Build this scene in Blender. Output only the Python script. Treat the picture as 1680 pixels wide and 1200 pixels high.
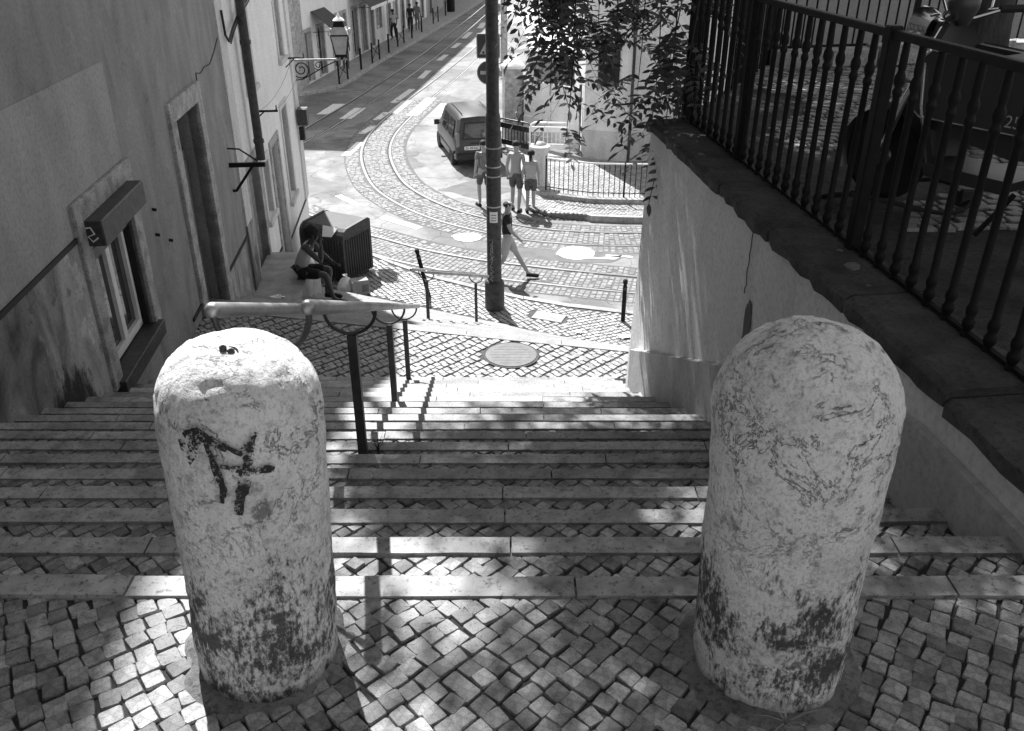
import bpy, bmesh, math, random
from mathutils import Vector, Matrix, noise
R = math.radians
PI = math.pi
sc = bpy.context.scene
for o in list(bpy.data.objects): bpy.data.objects.remove(o)
col = sc.collection
random.seed(7)

# ------------------------------------------------------------------ camera, sky, sun, exposure
PITCH = math.atan(750 / 1420)
cd = bpy.data.cameras.new('camera'); cam = bpy.data.objects.new('camera', cd); col.objects.link(cam)
cd.sensor_width = 36.0; cd.lens = 36.0 * 1420 / 1680; cd.clip_start = 0.05; cd.clip_end = 500
cam.location = (0, 0, 1.6); cam.rotation_euler = (PI / 2 - PITCH, 0, 0)
sc.camera = cam
SUN_AZ, SUN_EL = R(-20), R(52)          # azimuth measured from +Y towards +X
sd = Vector((math.sin(SUN_AZ) * math.cos(SUN_EL), math.cos(SUN_AZ) * math.cos(SUN_EL), math.sin(SUN_EL)))
w = bpy.data.worlds.new('World'); sc.world = w; w.use_nodes = True
nt = w.node_tree; bg = nt.nodes['Background']
sky = nt.nodes.new('ShaderNodeTexSky'); sky.sky_type = 'NISHITA'; sky.sun_disc = False
sky.sun_elevation = SUN_EL; sky.sun_rotation = SUN_AZ; sky.air_density = 1; sky.dust_density = 1
bw = nt.nodes.new('ShaderNodeRGBToBW')
nt.links.new(sky.outputs[0], bw.inputs[0]); nt.links.new(bw.outputs[0], bg.inputs[0])
bg.inputs[1].default_value = 0.115
sl = bpy.data.lights.new('sun', 'SUN'); sl.energy = 5.0; sl.angle = R(0.55); sl.color = (1, 1, 1)
sun = bpy.data.objects.new('sun', sl); col.objects.link(sun); sun.rotation_euler = sd.to_track_quat('Z', 'Y').to_euler()
sun.location = (0, 0, 20)
vs = sc.view_settings; vs.view_transform = 'Standard'; vs.look = 'None'; vs.exposure = 1.1; vs.gamma = 1.0; vs.use_curve_mapping = False

# ------------------------------------------------------------------ helpers
def new_mat(name):
    m = bpy.data.materials.new(name); m.use_nodes = True
    return m, m.node_tree, m.node_tree.nodes['Principled BSDF']

def N(t, kind, **kw):
    n = t.nodes.new(kind)
    for k, v in kw.items(): setattr(n, k, v)
    return n

def math_node(t, op, a, b=None, clamp=False):
    n = t.nodes.new('ShaderNodeMath'); n.operation = op; n.use_clamp = clamp
    for i, v in enumerate((a, b)):
        if v is None: continue
        if isinstance(v, (int, float)): n.inputs[i].default_value = v
        else: t.links.new(v, n.inputs[i])
    return n.outputs[0]

def ramp(t, fac, stops):
    n = t.nodes.new('ShaderNodeValToRGB'); e = n.color_ramp.elements
    while len(e) < len(stops): e.new(0.5)
    for el, (p, v) in zip(e, stops):
        el.position = p; el.color = (v, v, v, 1)
    t.links.new(fac, n.inputs[0]); return n.outputs[0]

def coords(t, scale=(1, 1, 1), kind='Object'):
    tc = t.nodes.new('ShaderNodeTexCoord'); mp = t.nodes.new('ShaderNodeMapping')
    mp.inputs['Scale'].default_value = scale
    t.links.new(tc.outputs[kind], mp.inputs[0]); return mp.outputs[0]

def noise_tex(t, vec, s, detail=6, rough=0.6, dist=0.0):
    n = t.nodes.new('ShaderNodeTexNoise'); n.inputs['Scale'].default_value = s
    n.inputs['Detail'].default_value = detail; n.inputs['Roughness'].default_value = rough
    n.inputs['Distortion'].default_value = dist
    t.links.new(vec, n.inputs['Vector']); return n.outputs[0]

def to_col(t, v, bsdf): t.links.new(v, bsdf.inputs['Base Color'])

def bump(t, h, bsdf, strength=0.3, dist=0.01):
    b = t.nodes.new('ShaderNodeBump'); b.inputs['Strength'].default_value = strength
    b.inputs['Distance'].default_value = dist
    t.links.new(h, b.inputs['Height']); t.links.new(b.outputs[0], bsdf.inputs['Normal'])

def M(name, v, rough=0.8, var=0.3, s=6.0, bs=60.0, bst=0.3, bd=0.004, metal=0.0, spec=0.3, rnd=0.0, island=0.0, speck=0.0, stretch=(1, 1, 1)):
    m, t, b = new_mat(name)
    vec = coords(t, stretch)
    n1 = noise_tex(t, vec, s)
    out = ramp(t, n1, [(0.3, v * (1 - var)), (0.7, v * (1 + var))])
    if speck:
        n3 = noise_tex(t, vec, s * 9, 4, 0.7)
        out = math_node(t, 'MULTIPLY', out, ramp(t, n3, [(0.36, 1 - speck), (0.5, 1.0)]))
    if rnd:
        oi = N(t, 'ShaderNodeObjectInfo')
        out = math_node(t, 'MULTIPLY', out, math_node(t, 'MULTIPLY_ADD', oi.outputs['Random'], 2 * rnd))
        out.node.inputs[1].links[0].from_node.inputs[2].default_value = 1 - rnd
    if island:
        g = N(t, 'ShaderNodeNewGeometry')
        k = math_node(t, 'MULTIPLY_ADD', g.outputs['Random Per Island'], 2 * island); k.node.inputs[2].default_value = 1 - island
        out = math_node(t, 'MULTIPLY', out, k)
    to_col(t, out, b)
    b.inputs['Roughness'].default_value = rough; b.inputs['Metallic'].default_value = metal
    b.inputs['Specular IOR Level'].default_value = spec
    if bst:
        n2 = noise_tex(t, vec, bs, 5, 0.65); bump(t, n2, b, bst, bd)
    return m

class MB:
    """collects shapes, links them as one mesh object"""
    def __init__(s): s.v = []; s.f = []
    def poly(s, pts, faces):
        o = len(s.v); s.v += [tuple(p) for p in pts]; s.f += [tuple(i + o for i in fc) for fc in faces]; return s
    def quad(s, a, b, c, d): return s.poly([a, b, c, d], [(0, 1, 2, 3)])
    def box(s, x0, x1, y0, y1, z0, z1, bev=0.0, mat=None):
        if bev <= 0:
            p = [(x0, y0, z0), (x1, y0, z0), (x1, y1, z0), (x0, y1, z0), (x0, y0, z1), (x1, y0, z1), (x1, y1, z1), (x0, y1, z1)]
            f = [(3, 2, 1, 0), (4, 5, 6, 7), (0, 1, 5, 4), (1, 2, 6, 5), (2, 3, 7, 6), (3, 0, 4, 7)]
        else:
            b = bev; p = []; f = []
            def ring(z, i):
                return [(x0 + i + b, y0 + i, z), (x1 - i - b, y0 + i, z), (x1 - i, y0 + i + b, z), (x1 - i, y1 - i - b, z), (x1 - i - b, y1 - i, z), (x0 + i + b, y1 - i, z), (x0 + i, y1 - i - b, z), (x0 + i, y0 + i + b, z)]
            p = ring(z0, 0) + ring(z1 - b, 0) + ring(z1, b * 0.8)
            f = [tuple(range(7, -1, -1)), tuple(range(16, 24))]
            for r in (0, 8):
                for i in range(8): f.append((r + i, r + (i + 1) % 8, r + 8 + (i + 1) % 8, r + 8 + i))
        if mat is not None: p = [tuple(mat @ Vector(q)) for q in p]
        return s.poly(p, f)
    def tube(s, path, r, n=8, cap=True):
        P = [Vector(p) for p in path]; rr = r if isinstance(r, (list, tuple)) else [r] * len(P)
        o = len(s.v); up = None
        for i, p in enumerate(P):
            d = (P[min(i + 1, len(P) - 1)] - P[max(i - 1, 0)]).normalized()
            if up is None: up = Vector((0, 0, 1)) if abs(d.z) < 0.9 else Vector((1, 0, 0))
            a = d.cross(up)
            if a.length < 1e-4: a = d.orthogonal()
            a.normalize(); c = a.cross(d).normalized(); up = c
            for k in range(n):
                q = 2 * PI * k / n
                s.v.append(tuple(p + (a * math.cos(q) + c * math.sin(q)) * rr[i]))
        for i in range(len(P) - 1):
            for k in range(n):
                s.f.append((o + i * n + k, o + i * n + (k + 1) % n, o + (i + 1) * n + (k + 1) % n, o + (i + 1) * n + k))
        if cap:
            s.f.append(tuple(o + k for k in range(n - 1, -1, -1))); s.f.append(tuple(o + (len(P) - 1) * n + k for k in range(n)))
        return s
    def lathe(s, prof, n=16, c=(0, 0, 0), cap=True):
        o = len(s.v); m = len(prof)
        for r, z in prof:
            for k in range(n):
                q = 2 * PI * k / n; s.v.append((c[0] + r * math.cos(q), c[1] + r * math.sin(q), c[2] + z))
        for i in range(m - 1):
            for k in range(n): s.f.append((o + i * n + k, o + i * n + (k + 1) % n, o + (i + 1) * n + (k + 1) % n, o + (i + 1) * n + k))
        if cap:
            s.f.append(tuple(o + k for k in range(n - 1, -1, -1))); s.f.append(tuple(o + (m - 1) * n + k for k in range(n)))
        return s
    def prism(s, poly, a, b, axis='z'):
        """poly of 2D points extruded from a to b along an axis"""
        def P(u, v, h): return {'z': (u, v, h), 'y': (u, h, v), 'x': (h, u, v)}[axis]
        n = len(poly); p = [P(u, v, a) for u, v in poly] + [P(u, v, b) for u, v in poly]
        f = [tuple(range(n - 1, -1, -1)), tuple(range(n, 2 * n))] + [(i, (i + 1) % n, n + (i + 1) % n, n + i) for i in range(n)]
        return s.poly(p, f)
    def mesh(s, name):
        me = bpy.data.meshes.new(name); me.from_pydata(s.v, [], s.f); me.update(); return me
    def build(s, name, mat, parent=None, smooth=False, fix=True):
        me = s.mesh(name)
        if fix:
            bm = bmesh.new(); bm.from_mesh(me); bmesh.ops.recalc_face_normals(bm, faces=bm.faces); bm.to_mesh(me); bm.free()
        if smooth:
            for p in me.polygons: p.use_smooth = True
            if smooth != 'all': me.set_sharp_from_angle(angle=R(40))
        return link(name, me, mat, parent)

def link(name, me, mat=None, parent=None):
    o = bpy.data.objects.new(name, me); col.objects.link(o)
    if mat is not None and not me.materials: me.materials.append(mat)
    if parent is not None: o.parent = parent
    return o

def tag(o, label=None, cat=None, group=None, kind=None):
    if label: o['label'] = label
    if cat: o['category'] = cat
    if group: o['group'] = group
    if kind: o['kind'] = kind
    return o

def empty(name, loc=(0, 0, 0), rz=0, label=None, cat=None, group=None, kind=None):
    o = bpy.data.objects.new(name, None); col.objects.link(o); o.location = loc; o.rotation_euler = (0, 0, rz); o.empty_display_size = 0.1
    return tag(o, label, cat, group, kind)

def kids(o): return [c for c in bpy.data.objects if c.parent == o]

def copy_tree(o, parent=None):
    c = o.copy(); col.objects.link(c)
    if parent is not None: c.parent = parent
    for ch in kids(o): copy_tree(ch, c)
    return c

def text_mesh(txt, size, depth=0.002):
    c = bpy.data.curves.new('lettering', 'FONT'); c.body = txt; c.size = size; c.extrude = depth; c.align_x = 'CENTER'; c.align_y = 'CENTER'
    o = bpy.data.objects.new('lettering', c); col.objects.link(o)
    dg = bpy.context.evaluated_depsgraph_get(); me = bpy.data.meshes.new_from_object(o.evaluated_get(dg))
    bpy.data.objects.remove(o); return me

def jit(a): return random.uniform(-a, a)
def lerp(a, b, t): return a + (b - a) * t

# ------------------------------------------------------------------ materials
def limestone(name, v, rnd, island, k=1.0):
    m, t, b = new_mat(name)
    vec = coords(t)
    tc2 = coords(t, kind='Object')
    n1 = noise_tex(t, vec, 14 * k, 5, 0.65); n2 = noise_tex(t, vec, 60 * k, 4, 0.75); n3 = noise_tex(t, vec, 3.0 * k, 4, 0.6)
    out = ramp(t, n1, [(0.3, v * 0.5), (0.5, v), (0.72, v * 1.3)])
    out = math_node(t, 'MULTIPLY', out, ramp(t, n2, [(0.34, 0.3), (0.46, 1.0)]))
    out = math_node(t, 'MULTIPLY', out, ramp(t, n3, [(0.32, 0.6), (0.62, 1.12)]))
    if rnd:
        oi = N(t, 'ShaderNodeObjectInfo'); k = math_node(t, 'MULTIPLY_ADD', oi.outputs['Random'], 2 * rnd); k.node.inputs[2].default_value = 1 - rnd
        out = math_node(t, 'MULTIPLY', out, k)
    if island:
        g = N(t, 'ShaderNodeNewGeometry'); k = math_node(t, 'MULTIPLY_ADD', g.outputs['Random Per Island'], 2 * island); k.node.inputs[2].default_value = 1 - island
        out = math_node(t, 'MULTIPLY', out, k)
    to_col(t, out, b)
    b.inputs['Specular IOR Level'].default_value = 0.45
    t.links.new(ramp(t, n1, [(0.3, 0.42), (0.7, 0.75)]), b.inputs['Roughness'])
    bump(t, math_node(t, 'ADD', n1, math_node(t, 'MULTIPLY', n2, 0.4)), b, 0.55, 0.006)
    return m

mat = {}
mat['cobble'] = limestone('cobble_limestone', 0.27, 0.5, 0, 0.25)
mat['cobble_mass'] = limestone('cobble_limestone_mass', 0.25, 0, 0.42, 3.0)
mat['cobble_pale'] = limestone('cobble_pale', 0.34, 0.24, 0, 0.25)
mat['cobble_pale_mass'] = limestone('cobble_pale_mass', 0.34, 0, 0.24, 3.0)
mat['sett'] = limestone('granite_sett', 0.21, 0, 0.22, 1.5)
mat['nosing'] = limestone('nosing_limestone', 0.32, 0.22, 0)
mat['joint'] = M('joint_dirt', 0.03, 0.95, 0.4, 20, 90, 0.6, 0.006)
mat['joint_pale'] = M('joint_sand', 0.08, 0.95, 0.4, 20, 90, 0.6, 0.006)
mat['sett_joint'] = M('sett_joint_dirt', 0.12, 0.95, 0.3, 20, 90, 0.6, 0.006)
mat['iron'] = M('black_painted_iron', 0.01, 0.6, 0.4, 20, 120, 0.3, 0.002, 0, 0.2)
mat['dark_steel'] = M('dark_steel', 0.05, 0.5, 0.5, 14, 90, 0.35, 0.002, 0.2, 0.4)
mat['steel'] = M('worn_steel', 0.36, 0.48, 0.35, 9, 60, 0.15, 0.002, 0.85, 0.5, stretch=(1, 0.25, 1))
mat['rail'] = M('polished_rail', 0.6, 0.28, 0.2, 9, 60, 0.05, 0.002, 0.9, 0.5)
mat['rail_groove'] = M('rail_groove', 0.02, 0.8)
mat['white'] = M('white_paint', 0.75, 0.6, 0.15, 5, 60, 0.15)
mat['roadpaint'] = M('road_paint', 0.72, 0.7, 0.3, 14, 60, 0.3, speck=0.35)
mat['black'] = M('matt_black', 0.015, 0.6)
mat['rubber'] = M('rubber', 0.02, 0.75)
mat['skin_dark'] = M('skin_dark', 0.08, 0.5, 0.12)
mat['skin'] = M('skin_light', 0.33, 0.5, 0.1)
mat['hair'] = M('hair', 0.018, 0.7, 0.5, 60, 200, 0.8, 0.01)
mat['cloth_black'] = M('cloth_black', 0.02, 0.9)
mat['cloth_grey'] = M('cloth_grey', 0.18, 0.9, 0.3, 14)
mat['cloth_mid'] = M('cloth_mid', 0.1, 0.9, 0.3, 14)
mat['cloth_white'] = M('cloth_white', 0.4, 0.9, 0.1)
mat['timber'] = M('timber', 0.16, 0.7, 0.3, 8, stretch=(1, 1, 0.1))
mat['frame_white'] = M('window_frame_paint', 0.85, 0.5, 0.12)
mat['stone_trim'] = M('stone_trim', 0.42, 0.85, 0.4, 7, 40, 0.7, 0.01, speck=0.5)
mat['awning'] = M('awning_cloth', 0.07, 0.9, 0.2)
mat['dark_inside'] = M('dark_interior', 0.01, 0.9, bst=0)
mat['paper'] = M('paper', 0.8, 0.8, 0.08)
mat['cardboard'] = M('cardboard', 0.35, 0.85, 0.2)

def glass_mat():
    m, t, b = new_mat('window_glass')
    b.inputs['Base Color'].default_value = (0.02, 0.02, 0.02, 1); b.inputs['Roughness'].default_value = 0.05
    b.inputs['Specular IOR Level'].default_value = 1.0
    return m
mat['glass'] = glass_mat()

def plaster(name, v, stain=0.35, low=None, zs=0.3):
    """render with streaks running down and blotches"""
    m, t, b = new_mat(name)
    vec = coords(t); vst = coords(t, (0.9, 0.9, zs))
    n1 = noise_tex(t, vec, 1.1, 8, 0.6); n2 = noise_tex(t, vst, 2.4, 6, 0.55, 1.2); n3 = noise_tex(t, vec, 30, 5, 0.7)
    out = ramp(t, n1, [(0.3, v * (1 - 0.3 * stain)), (0.7, v * (1 + 0.25 * stain))])
    out = math_node(t, 'MULTIPLY', out, ramp(t, n2, [(0.28, 1 - stain), (0.62, 1.05)]))
    out = math_node(t, 'MULTIPLY', out, ramp(t, n3, [(0.3, 0.76), (0.55, 1.05)]))
    n4 = noise_tex(t, vec, 2.6, 10, 0.72); out = math_node(t, 'MULTIPLY', out, ramp(t, n4, [(0.38, 1 - 0.5 * stain), (0.41, 1.0), (0.58, 1.0), (0.61, 1 + 0.45 * stain)]))
    to_col(t, out, b); b.inputs['Roughness'].default_value = 0.9; b.inputs['Specular IOR Level'].default_value = 0.2
    bump(t, math_node(t, 'ADD', n1, math_node(t, 'MULTIPLY', n3, 0.35)), b, 0.5, 0.012)
    return m
mat['render_dark'] = plaster('dark_render', 0.31, 0.3)
mat['render_mid'] = plaster('repainted_render', 0.38, 0.16)
mat['render_plinth'] = plaster('stained_plinth_render', 0.42, 0.8)
mat['render_light'] = plaster('light_render', 0.82, 0.08)
mat['render_white'] = plaster('white_render', 0.66, 0.2)
mat['wall_pale'] = plaster('pale_wall_render', 0.72, 0.16)
mat['wall_plinth'] = plaster('wall_plinth_render', 0.5, 0.25)
def mould():
    m, t, b = new_mat('black_mould'); b.inputs['Base Color'].default_value = (0.02, 0.02, 0.02, 1); b.inputs['Roughness'].default_value = 0.9
    g = N(t, 'ShaderNodeTexCoord'); mp = N(t, 'ShaderNodeMapping'); mp.inputs['Location'].default_value = (0, -0.5, -0.45); t.links.new(g.outputs['Generated'], mp.inputs[0])
    sp = N(t, 'ShaderNodeSeparateXYZ'); t.links.new(mp.outputs[0], sp.inputs[0])
    rr = math_node(t, 'ADD', math_node(t, 'POWER', math_node(t, 'ABSOLUTE', sp.outputs['Y']), 2.0), math_node(t, 'POWER', math_node(t, 'ABSOLUTE', sp.outputs['Z']), 2.0))
    n1 = noise_tex(t, coords(t, (3, 3, 0.9)), 5, 6, 0.7); n2 = noise_tex(t, coords(t), 70, 3, 0.7)
    v = math_node(t, 'ADD', math_node(t, 'MULTIPLY', rr, 2.6), math_node(t, 'ADD', math_node(t, 'MULTIPLY', n1, 0.8), math_node(t, 'MULTIPLY', n2, 0.25)))
    t.links.new(ramp(t, v, [(0.66, 0.85), (0.84, 0.0)]), b.inputs['Alpha']); return m
mat['mould'] = mould()
mat['coping'] = M('coping_stone', 0.07, 0.85, 0.5, 5, 35, 0.8, 0.015, speck=0.4)

def asphalt():
    m, t, b = new_mat('worn_asphalt')
    vec = coords(t)
    n0 = noise_tex(t, vec, 0.35, 4, 0.5, 1.0); n1 = noise_tex(t, vec, 2.2, 6, 0.65); n2 = noise_tex(t, vec, 60, 4, 0.7)
    v = N(t, 'ShaderNodeTexVoronoi', feature='DISTANCE_TO_EDGE'); v.inputs['Scale'].default_value = 1.3
    nv = N(t, 'ShaderNodeTexNoise'); nv.inputs['Scale'].default_value = 1.6; nv.inputs['Detail'].default_value = 5
    t.links.new(vec, nv.inputs['Vector'])
    mix = N(t, 'ShaderNodeMix', data_type='VECTOR'); mix.inputs[0].default_value = 0.45
    t.links.new(vec, mix.inputs[4]); t.links.new(nv.outputs[1], mix.inputs[5]); t.links.new(mix.outputs[1], v.inputs['Vector'])
    out = ramp(t, n0, [(0.35, 0.13), (0.48, 0.17), (0.52, 0.22), (0.7, 0.26)])
    out = math_node(t, 'MULTIPLY', out, ramp(t, n1, [(0.3, 0.75), (0.7, 1.15)]))
    out = math_node(t, 'MULTIPLY', out, ramp(t, n2, [(0.3, 0.7), (0.6, 1.1)]))
    crack = ramp(t, v.outputs['Distance'], [(0.0, 0.55), (0.02, 1.0)])
    out = math_node(t, 'MULTIPLY', out, crack)
    to_col(t, out, b); b.inputs['Roughness'].default_value = 0.8; b.inputs['Specular IOR Level'].default_value = 0.35
    bump(t, math_node(t, 'ADD', math_node(t, 'MULTIPLY', n2, 0.5), crack), b, 0.4, 0.01)
    return m
mat['asphalt'] = asphalt()
mat['asphalt_new'] = M('asphalt_patch', 0.13, 0.85, 0.2, 3, 60, 0.4, 0.006)
mat['asphalt_pale'] = M('asphalt_pale_patch', 0.2, 0.85, 0.2, 3, 60, 0.4, 0.006)
mat['concrete'] = M('concrete', 0.33, 0.85, 0.25, 4, 50, 0.4, 0.006, speck=0.25)
mat['concrete_dark'] = M('dusty_stone', 0.17, 0.9, 0.3, 12)
mat['earth'] = M('terrace_earth', 0.06, 0.95, 0.5, 3, 25, 0.9, 0.03, speck=0.4)

def leaf_mat():
    m, t, b = new_mat('leaf')
    oi = N(t, 'ShaderNodeNewGeometry'); k = math_node(t, 'MULTIPLY_ADD', oi.outputs['Random Per Island'], 0.09); k.node.inputs[2].default_value = 0.04
    to_col(t, k, b); b.inputs['Roughness'].default_value = 0.42; b.inputs['Specular IOR Level'].default_value = 0.4
    tr = N(t, 'ShaderNodeBsdfTranslucent'); t.links.new(math_node(t, 'MULTIPLY', k, 1.3), tr.inputs[0])
    mx = N(t, 'ShaderNodeMixShader'); mx.inputs[0].default_value = 0.3; t.links.new(b.outputs[0], mx.inputs[1]); t.links.new(tr.outputs[0], mx.inputs[2])
    t.links.new(mx.outputs[0], t.nodes['Material Output'].inputs[0])
    return m
mat['leaf'] = leaf_mat()
mat['bark'] = M('bark', 0.06, 0.95, 0.5, 10, 30, 1.0, 0.03, stretch=(1, 1, 0.25))

# ------------------------------------------------------------------ setting: road, tracks, pavements
ROAD = -5.30; PAVE = -5.15; LAND = -2.79
rd = MB().quad((-60, -20, ROAD), (60, -20, ROAD), (60, 160, ROAD), (-60, 160, ROAD)).build('road', mat['asphalt'])
tag(rd, 'worn grey asphalt road with two curving tram tracks', kind='structure')

def smooth_path(pts, step=0.35):
    P = [Vector((a, b, 0)) for a, b in pts]; out = []
    for i in range(len(P) - 1):
        p0 = P[max(i - 1, 0)]; p1 = P[i]; p2 = P[i + 1]; p3 = P[min(i + 2, len(P) - 1)]
        n = max(2, int((p2 - p1).length / step))
        for k in range(n):
            t = k / n
            out.append(0.5 * ((2 * p1) + (p2 - p0) * t + (2 * p0 - 5 * p1 + 4 * p2 - p3) * t * t + (3 * p1 - p0 - 3 * p2 + p3) * t ** 3))
    out.append(P[-1]); return out

def offset(path, d):
    out = []
    for i, p in enumerate(path):
        t = (path[min(i + 1, len(path) - 1)] - path[max(i - 1, 0)]).normalized()
        out.append(p + Vector((t.y, -t.x, 0)) * d)
    return out

def ribbon(path, w0, w1, z):
    a = offset(path, w0); b = offset(path, w1); m = MB(); n = len(path)
    pts = [(p.x, p.y, z) for p in a] + [(p.x, p.y, z) for p in b]
    m.poly(pts, [(i, i + 1, n + i + 1, n + i) for i in range(n - 1)]); return m

# centre lines of the three tracks (900 mm gauge)
trackA = smooth_path([(0.9, 80), (-0.45, 62), (-1.55, 52), (-2.9, 42), (-3.8, 36.2), (-4.3, 32.3), (-4.48, 29.6), (-4.28, 27.1), (-3.6, 24.35), (-2.8, 22.7), (-1.8, 21.4), (-0.65, 20.45), (0.55, 19.78), (2.0, 19.48), (3.4, 19.43), (9, 19.4)])
trackB = smooth_path([(-1.0, 84), (-2.5, 67), (-4.0, 51.8), (-5.0, 43.4), (-5.85, 37.3), (-6.6, 32.7), (-7.2, 29.6), (-8.4, 25.8), (-10, 22)])
trackC = smooth_path([(-9.5, 26.5), (-6.5, 22.2), (-4.6, 20.1), (-3.4, 19.2), (-2.2, 18.34), (-0.95, 17.7), (0.2, 17.3), (1.2, 17.0), (2.75, 16.6), (8, 15.4)])
G = 0.45
for tr in (trackA, trackB, trackC):
    for sgn in (-1, 1):
        c = offset(tr, sgn * G)
        ribbon(c, -0.035, 0.035, ROAD + 0.012).build('tram_rail', mat['rail'], rd)
        ribbon(c, 0.035 if sgn < 0 else -0.075, 0.075 if sgn < 0 else -0.035, ROAD + 0.008).build('rail_groove', mat['rail_groove'], rd)

# setts laid between and beside the rails (too small to pick out singly)
def setts(tr, i0, i1, lanes):
    m = MB(); run = 0.0
    path = tr[i0:i1]
    acc = 0; nxt = 0
    for i in range(len(path) - 1):
        a, b = path[i], path[i + 1]; L = (b - a).length
        while nxt <= acc + L:
            p = a.lerp(b, (nxt - acc) / L); t = (b - a).normalized(); nn = Vector((t.y, -t.x, 0))
            for lo, hi in lanes:
                y = lo + random.uniform(0, 0.1)
                while y < hi:
                    ln = random.uniform(0.13, 0.2); e = min(y + ln, hi)
                    if e - y > 0.05:
                        h = 0.006 + jit(0.005)
                        q = [p + t * (-0.05 + jit(0.006)) + nn * (y + 0.008), p + t * (-0.05 + jit(0.006)) + nn * (e - 0.008), p + t * (0.05 + jit(0.006)) + nn * (e - 0.008), p + t * (0.05 + jit(0.006)) + nn * (y + 0.008)]
                        cc = sum(q, Vector()) / 4
                        lo_ = [(v.x, v.y, ROAD - 0.01) for v in q]; up = [((v.x - cc.x) * 0.9 + cc.x, (v.y - cc.y) * 0.9 + cc.y, ROAD + h) for v in q]
                        m.poly(lo_ + up, [(4, 5, 6, 7), (0, 1, 5, 4), (1, 2, 6, 5), (2, 3, 7, 6), (3, 0, 4, 7)])
                    y = e
            nxt += 0.122 + jit(0.008)
        acc += L
    return m

LN = [(-0.95, -0.5), (-0.40, 0.40), (0.5, 0.95)]
def near_idx(tr, y): return min(range(len(tr)), key=lambda i: abs(tr[i].y - y) + (0 if tr[i].x < 3 else 50))
iA = min(range(len(trackA)), key=lambda i: abs(trackA[i].y - 36)); jA = min(range(len(trackA)), key=lambda i: abs(trackA[i].x - 4.5) + (trackA[i].y > 30) * 99)
iC = min(range(len(trackC)), key=lambda i: abs(trackC[i].x + 6.0)); jC = min(range(len(trackC)), key=lambda i: abs(trackC[i].x - 4.5))
for tr, i, j in ((trackA, iA, jA), (trackC, iC, jC)):
    bed = ribbon(tr[i:j], -0.98, 0.98, ROAD + 0.0015).build('sett_bed', mat['sett_joint'], rd)
    s = setts(tr, i, j, LN).build('track_setts', mat['sett'], rd); s['kind'] = 'stuff'

# tar strips, patches, lane dashes
def patch(pts, m_, name, z, rag=0.0):
    P = []
    for i in range(len(pts)):
        a, b = Vector(pts[i]), Vector(pts[(i + 1) % len(pts)]); n = max(1, int((b - a).length / 0.15))
        for k in range(n):
            q = a.lerp(b, k / n); P.append((q.x + jit(rag), q.y + jit(rag), z))
    o = MB().poly(P, [tuple(range(len(P)))]).build(name, m_, rd); return o
patch([(-0.3, 18.55), (0.6, 19.0), (1.9, 18.95), (2.7, 18.4), (2.2, 17.9), (0.9, 17.95), (0.0, 18.15)], mat['asphalt_new'], 'asphalt_patch', ROAD + 0.0045, 0.05)
patch([(-3.1, 27.0), (-1.6, 30.5), (-1.1, 30.0), (-2.4, 25.6)], mat['asphalt_pale'], 'asphalt_patch', ROAD + 0.004, 0.04)
patch([(-2.6, 37), (-1.2, 45), (-0.3, 45), (-1.5, 36)], mat['asphalt_pale'], 'asphalt_patch', ROAD + 0.004, 0.04)
patch([(-6.4, 30.5), (-5.6, 31.5), (-3.7, 42), (-4.1, 42)], mat['asphalt_pale'], 'asphalt_patch', ROAD + 0.0042, 0.03)
patch([(-2.0, 23.5), (-1.0, 24.6), (0.1, 23.4), (-0.9, 22.6)], mat['asphalt_new'], 'asphalt_patch', ROAD + 0.004, 0.05)
DASH = [((-4.72, 22.95), (-3.98, 22.0), 0.2), ((-3.28, 21.1), (-2.25, 20.2), 0.24), ((-1.4, 19.72), (-0.95, 19.4), 0.2), ((1.0, 18.45), (1.3, 18.4), 0.12), ((2.1, 18.35), (2.7, 18.25), 0.1),
        ((-5.25, 27.2), (-5.05, 29.0), 0.28), ((-5.2, 30.2), (-4.95, 31.5), 0.28), ((-5.0, 32.4), (-4.8, 33.8), 0.28), ((-4.75, 35.6), (-4.3, 38.6), 0.3), ((-4.2, 41.2), (-4.0, 43.4), 0.3),
        ((-3.75, 46.5), (-3.5, 48.5), 0.3), ((-3.3, 51), (-3.05, 53), 0.3), ((-2.9, 55), (-2.6, 58), 0.32), ((-2.1, 60), (-1.9, 63), 0.4)]
for a, b, wd in DASH:
    A, B = Vector(a), Vector(b); d = (B - A).normalized(); n = Vector((-d.y, d.x)) * wd / 2
    patch([tuple(A - n), tuple(B - n), tuple(B + n), tuple(A + n)], mat['roadpaint'], 'lane_dash', ROAD + 0.009, 0.012)
for cx, y0, y1, x0, x1 in [(0, 33.2, 36.6, -3.98, -3.55), (0, 33.6, 36.0, -4.75, -4.35), (0, 33.0, 35.4, -3.15, -2.55), (0, 32.6, 34.6, -6.4, -5.95), (0, 33.4, 35.4, -7.4, -6.9), (0, 63, 74, -1.9, -0.9), (0, 63, 74, -0.1, 0.8)]:
    sh = 0.13
    patch([(x0, y0), (x1, y0), (x1 + sh * (y1 - y0), y1), (x0 + sh * (y1 - y0), y1)], mat['roadpaint'], 'crossing_stripe', ROAD + 0.0095, 0.012)
def disc(name, c, rx, ry, z, m_, parent, n=28, rz=0):
    P = [(c[0] + rx * math.cos(2 * PI * k / n) * math.cos(rz) - ry * math.sin(2 * PI * k / n) * math.sin(rz), c[1] + rx * math.cos(2 * PI * k / n) * math.sin(rz) + ry * math.sin(2 * PI * k / n) * math.cos(rz)) for k in range(n)]
    return MB().prism(P, z - 0.02, z).build(name, m_, parent)
mat['cast_shiny'] = M('pale_cast_iron', 0.75, 0.45, 0.2, 12, 40, 0.3, 0.004, 0.3, 0.6)  # near-white base colour for the road covers
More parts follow.
